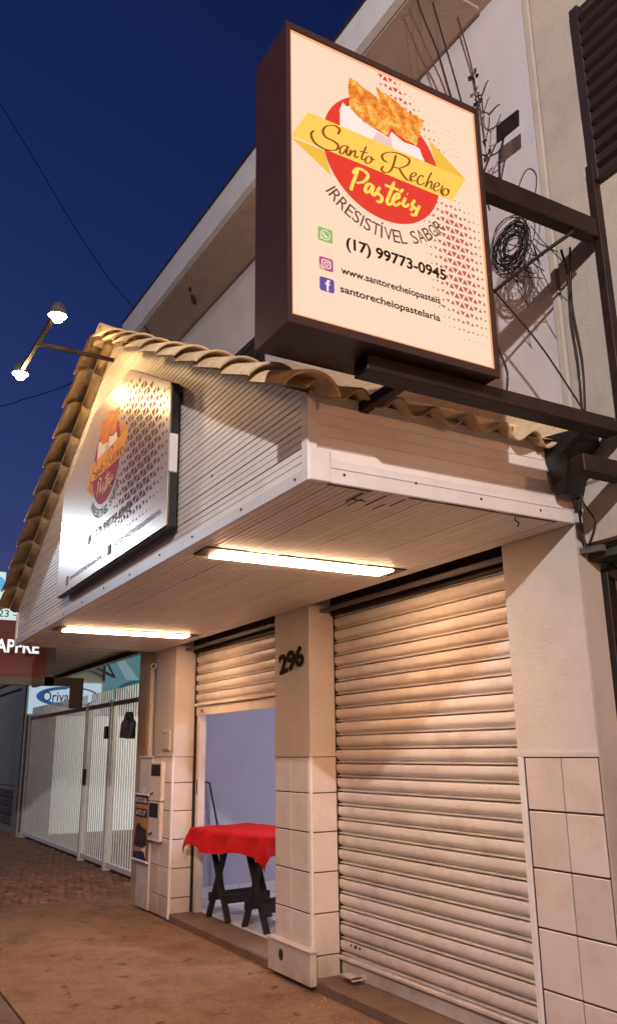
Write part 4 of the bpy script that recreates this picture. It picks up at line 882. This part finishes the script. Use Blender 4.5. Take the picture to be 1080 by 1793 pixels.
# plank building further left
fb = empty('plank_house', (-21.5,.7,0), 'grey planked frontage with a dark grid of blocks at its foot', 'building')
pm = MB().cham(-.095,.095,-.012,.012,0,1.98,.004).mesh('plank', M['plank'])
for i in range(26): inst(pm, 'plank', fb, (-18.85-.2*i,.52,.95))
blk = MB().cham(-.12,.12,-.03,.03,-.075,.075,.01).mesh('block', M['glassblock'])
for j in range(4):
    for i in range(18): inst(blk, 'block', fb, (-18.9-.27*i-(.13 if j % 2 else 0),.52,.25+.18*j))
b = MB(); b.box(-24.2,-18.7,.535,.72,0,4.2); b.build('wall', M['dimwall'], fb)
b = MB(); b.box(-18.72,-18.32,.42,.75,0,3.4); b.build('pier', M['dimwall'], fb)
for z in (2.98, 3.18, 3.42):
    b = MB(); b.box(-24.2,-18.72,.48,.51,z,z+.03); b.build('railing', M['grey_steel'], fb)
# MAPFRE blade sign
mp_ = empty('blade_sign', (-10.5,-1.3,2.45), 'dark red and white blade sign with white capitals beyond the canopy', 'sign')
M['mred'] = mat('dark_red_panel', (.16,.035,.035), .5, var=.08); G['mwhite'] = glow('lit_white_panel', lin(206,226,222), .95); G['mtext'] = glow('lit_white_text', lin(240,240,240), 1.0); G['mcy'] = glow('lit_cyan', lin(90,180,215), .9)
b = MB(); b.box(-10.62,-10.50,-1.95,-.90,2.50,3.165); b.build('red_panel', M['mred'], mp_)
b = MB(); b.box(-10.62,-10.50,-1.95,-.90,3.17,3.46); w_p = b.build('white_panel', G['mwhite'], mp_)
b = MB(); b.box(-10.62,-10.50,-2.1,-1.46,3.465,3.75); b.build('white_panel', G['mwhite'], mp_)
b = MB(); b.box(-10.63,-10.51,-.90,-.79,2.40,3.5); b.box(-10.63,-10.51,-1.95,-.79,2.40,2.50); b.build('frame', M['grey_steel'], mp_)
A = Art(lambda s, h, k: (-10.5+.002*k, -2.2+s, 2.4+h), {'w': G['mtext'], 'k': M['digit'], 'c': G['mcy']}, mp_)
V, F = text_box('MAPFRE', .56, 1.205, .375, .535, .03); A.put(V, F, 'w', 'lettering')
V, F = text_box('3523 -', .56, .90, .80, .885, .004); A.put(V, F, 'k', 'lettering')
A.poly([(.62+.13*math.cos(i*.4), 1.20+.10*math.sin(i*.4)) for i in range(16)], 'c', 'round_mark')
b = MB(); b.box(-10.6,-10.52,-.79,-.42,2.40,2.50); b.box(-10.6,-10.52,-.57,-.42,2.13,2.40); b.build('bracket', M['black'], mp_)

# ------------------------------------------------------------------ neighbour on the right
rn = empty('right_entrance', (-2.2,.3,0), 'recessed dark entrance with braced metal gate right of the corner pillar', 'entrance')
b = MB(); b.box(-2.8503,-2.838,.002,.14,0,2.57); b.build('jamb', M['beige'], rn)
b = MB(); b.box(-2.79,1.6,.0,.4,2.57,2.86); b.build('lintel', M['beige'], rn)
b = MB(); b.box(-2.84,1.5,.06,.42,2.50,2.565); b.build('soffit', M['green_panel'], rn)
b = MB(); b.box(-2.85,-1.2,.42,.46,0,2.5); b.box(-1.2,1.6,.02,.46,0,2.57); b.build('gate_panel', M['dimwall'], rn)
b = MB(); b.cham(-2.845,-2.80,.142,.20,0,2.45,.004); b.build('stile', M['steel'], rn)
b = MB(); b.bar((-2.81,.17,2.47),(-2.69,.17,2.36),.035,.045); b.bar((-2.69,.17,2.37),(-2.69,.17,2.06),.035,.045); b.bar((-2.81,.17,2.10),(-1.3,.17,2.11),.035,.05); b.bar((-2.81,.17,2.09),(-2.07,.17,1.12),.035,.045); b.bar((-2.05,.17,2.09),(-1.33,.17,1.12),.035,.045); b.bar((-2.69,.17,2.06),(-2.69,.17,.1),.03,.03); b.bar((-2.81,.17,1.1),(-1.3,.17,1.1),.03,.04); b.bar((-2.81,.17,.12),(-1.3,.17,.12),.03,.04); b.bar((-2.06,.17,2.1),(-2.06,.17,.1),.03,.03); b.bar((-2.69,.17,2.37),(-1.3,.17,2.37),.03,.04); b.bar((-1.28,.17,0),(-1.28,.17,2.45),.045,.06); b.build('brace', M['steel'], rn)
b = MB(); b.bar((-2.845,.02,2.545),(-2.70,.02,2.535),.03,.03); b.build('hinge_bar', M['grey_steel'], rn)

# ------------------------------------------------------------------ street lamps and one added fill lamp (out of frame, on the far kerb side)
def street_lamp(px, py, hx, hy, hz, label, watts, col, rad):
    s_ = empty('street_lamp', (px, py, -.14), label, 'street lamp', 'street lamps along the road')
    MB().tube([(px,py,-.14),(px,py,hz-.5),(px,py,hz+.25)], .07, 10, True, .7).build('pole', M['grey_steel'], s_)
    MB().tube(catmull([(px,py,hz+.2),((px+hx)/2,(py+hy)/2,hz+.35),(hx,hy,hz+.12)]), .03, 8).build('arm', M['grey_steel'], s_)
    MB().cham(hx-.28,hx+.28,hy-.11,hy+.11,hz+.05,hz+.15,.03).build('head', M['lampbody'], s_)
    l = bpy.data.lights.new('lamp_light', 'POINT'); l.energy = watts; l.color = col; l.shadow_soft_size = rad
    o = bpy.data.objects.new('lamp_light', l); COL.objects.link(o); o.parent = s_; o.location = Vector((hx, hy, hz-.03))-worg(s_)
street_lamp(2.3,-9.4, 2.2,-5.4,5.6, 'white street lamp leaning over the road behind the viewer', KEY_W, KEY_C, .07)
street_lamp(12.0,-9.4, 12.0,-7.4,8.0, 'orange street lamp far up the road behind the viewer', SODIUM_W, SODIUM_C, .25)
street_lamp(-1.0,-16.6, -1.0,-14.6,8.5, 'orange street lamp across the road facing the shop', SODIUM_W*.9, SODIUM_C, .25)  # added to put warm fill into the shadows
street_lamp(-24.3,-9.2, -24.3,-6.8,7.76, 'cool white street lamp down the road across from the plank house', 1100, (.68,.84,1.0), .22)

# added fill lamp in a made-up porch out of frame, warms the shaded fascia
np_ = empty('next_porch', (5.6,-.6,0), 'small lit porch of the next shop to the right', 'porch')
b = MB(); b.box(4.4,7.4,-1.4,0,2.95,3.05); b.build('slab', M['soffit_slab'], np_)
b = MB(); b.box(4.4,4.5,-.1,0,0,2.95); b.box(7.3,7.4,-.1,0,0,2.95); b.build('pillar', M['wall'], np_)
b = MB(); b.ball((4.9,-.9,2.80),.05,10,6); b.build('globe', glow('porch_globe', (1,.5,.2), 20), np_)
pl = bpy.data.lights.new('porch_light', 'POINT'); pl.energy = FILL_W; pl.color = FILL_C; pl.shadow_soft_size = .08
po = bpy.data.objects.new('porch_light', pl); COL.objects.link(po); po.parent = np_; po.location = Vector((4.78,-.95,2.72))-worg(np_)
